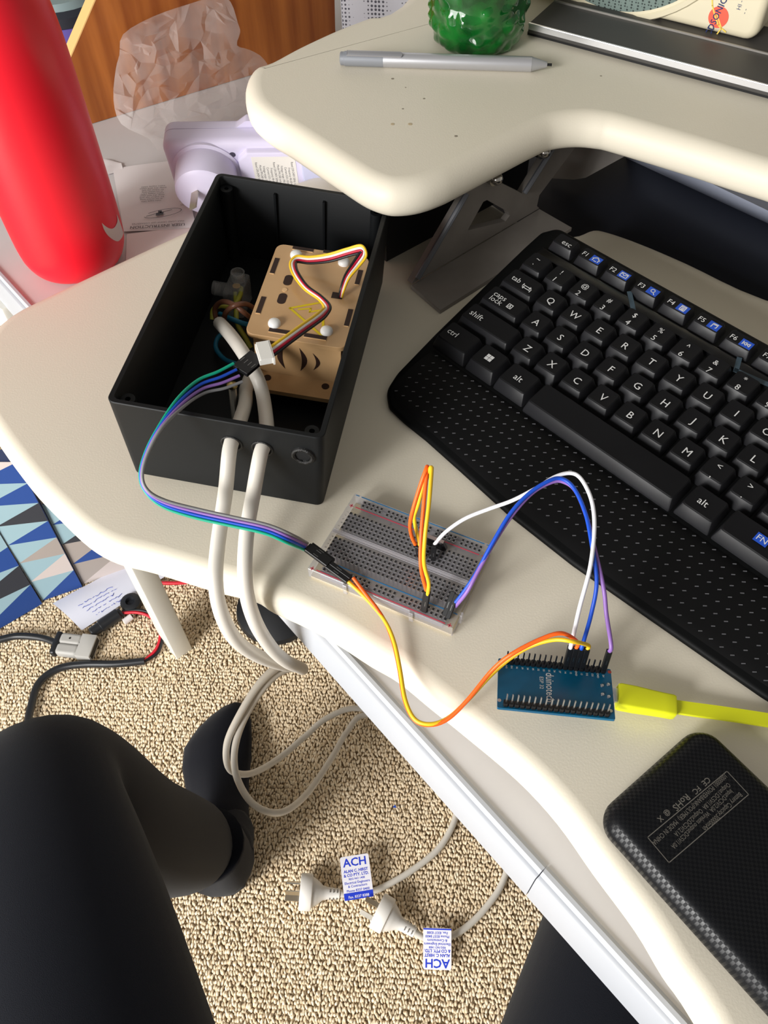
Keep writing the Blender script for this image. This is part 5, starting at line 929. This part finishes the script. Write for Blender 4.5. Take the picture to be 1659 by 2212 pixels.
def legs(kf, body):
    v = [(-20, -505, -170), (-20, -520, -40), HL, HL * .55 + KL * .45, KL * .85 + HL * .15, KL, KL * .86 + AL_ * .14 + np.array([4, -4, 0]), KL * .6 + AL_ * .4 + np.array([0, -14, 0]), KL * .2 + AL_ * .8 + np.array([0, -4, 0]), AL_, HR, HR * .55 + KR * .45, KR * .85 + HR * .15, KR, KR * .86 + AR_ * .14, KR * .6 + AR_ * .4, KR * .2 + AR_ * .8, AR_]
    r = [125, 120, 92, 84, 70, 64, 62, 58, 44, 38, 92, 86, 72, 64, 62, 58, 44, 38]
    e = [(0, 1), (0, 2), (2, 3), (3, 4), (4, 5), (5, 6), (6, 7), (7, 8), (8, 9), (0, 10), (10, 11), (11, 12), (12, 13), (13, 14), (14, 15), (15, 16), (16, 17)]
    if body:
        for k, s0_, a_, tip in ((9, -1, AL_, np.array([-236, 118, -698.])), (17, 1, AR_, np.array([236, 110, -702.]))):
            v += [a_ * .9 + tip * .1 + np.array([0, 0, -30]), a_ * .45 + tip * .55 + np.array([0, 0, -18]), tip]; n0 = len(r); r += [26, 24, 12]; e += [(k, n0), (n0, n0 + 1), (n0 + 1, n0 + 2)]
    return v, e, [x * kf for x in r]
SKIN = mat('skin', (214, 168, 142), .5, sss=.1); PANTS = mat('navy_trousers', (15, 18, 27), .85, bump=(2200, .5, .0006), sheen=.08, spec=.2); SOCK = mat('black_sock', (13, 15, 24), .95, bump=(1500, .5, .0008), sheen=.1, spec=.1)
per = thing('person', 'seated person in dark navy trousers and black socks, one foot on the carpet', 'person', (-20, -505, FLOOR))
v, e, r = legs(.86, True); part('body', skin('body', v, e, r, 0), SKIN, per, 180)
v, e, r = legs(1.0, False)
for k in (9, 17): v[k] = v[k] * .9 + v[k - 1] * .1; r[k] = 50
for k in (8, 16): r[k] = 54; v[k] = v[k] + np.array([-10, 6, 0])
r[7] = r[15] = 60
r[5] = 60; r[4] = 72; r[3] = 90
for k in (9, 17): v[k] = v[k] + np.array([-16, 6, 26])
part('trousers', skin('trousers', v, e, r, 0, 3), PANTS, per, 180)
def sock(heel, toe, ank, lab, mir=1):
    h = np.array([*heel, FLOOR + 5.]); t_ = np.array([*toe, FLOOR + 5.]); d = t_ - h; L_ = np.linalg.norm(d); Mx = frame(h, d); m = MB(); rg = []
    for s_, w_, hh, dy in ((-.015, 10, 26, 0), (0, 22, 46, 0), (.06, 31, 68, 0), (.15, 35, 92, 0), (.26, 36, 96, 1), (.36, 37, 84, 2), (.5, 40, 66, 4), (.64, 45, 52, 5), (.76, 45, 44, 3), (.86, 37, 36, -5), (.93, 27, 30, -13), (.98, 17, 22, -19), (1.0, 7, 14, -21)):
        ring = []
        for a in np.arange(20) * 2 * math.pi / 20:
            ca_, sa_ = math.cos(a), math.sin(a); zz = (hh / 2) * (1 + sa_ * (1.0 if sa_ > 0 else .98)); yy = dy * mir + w_ * ca_ * (1 - .35 * max(0, sa_) ** 2); ring.append((s_ * L_, yy, zz))
        rg.append(ring)
    m.rings(rg, Mx); P_ = spl([Mx[:3, 3] + Mx[:3, 0] * L_ * .24 + np.array([0, 0, 45]), ank * .55 + (Mx[:3, 3] + Mx[:3, 0] * L_ * .2 + np.array([0, 0, 60])) * .45, ank, ank + np.array([0, 0, 70])], 6); m.tube(P_, [40] * 6 + [41] * 6 + [40] * 6 + [40], 20); part('sock', m, SOCK, per, 180, lab)
sock(U(496, 1928, FLOOR + 6)[:2], U(478, 1530, FLOOR + 6)[:2], AL_, None, 1)
sock((206, -120), (238, 125), AR_, None, -1)
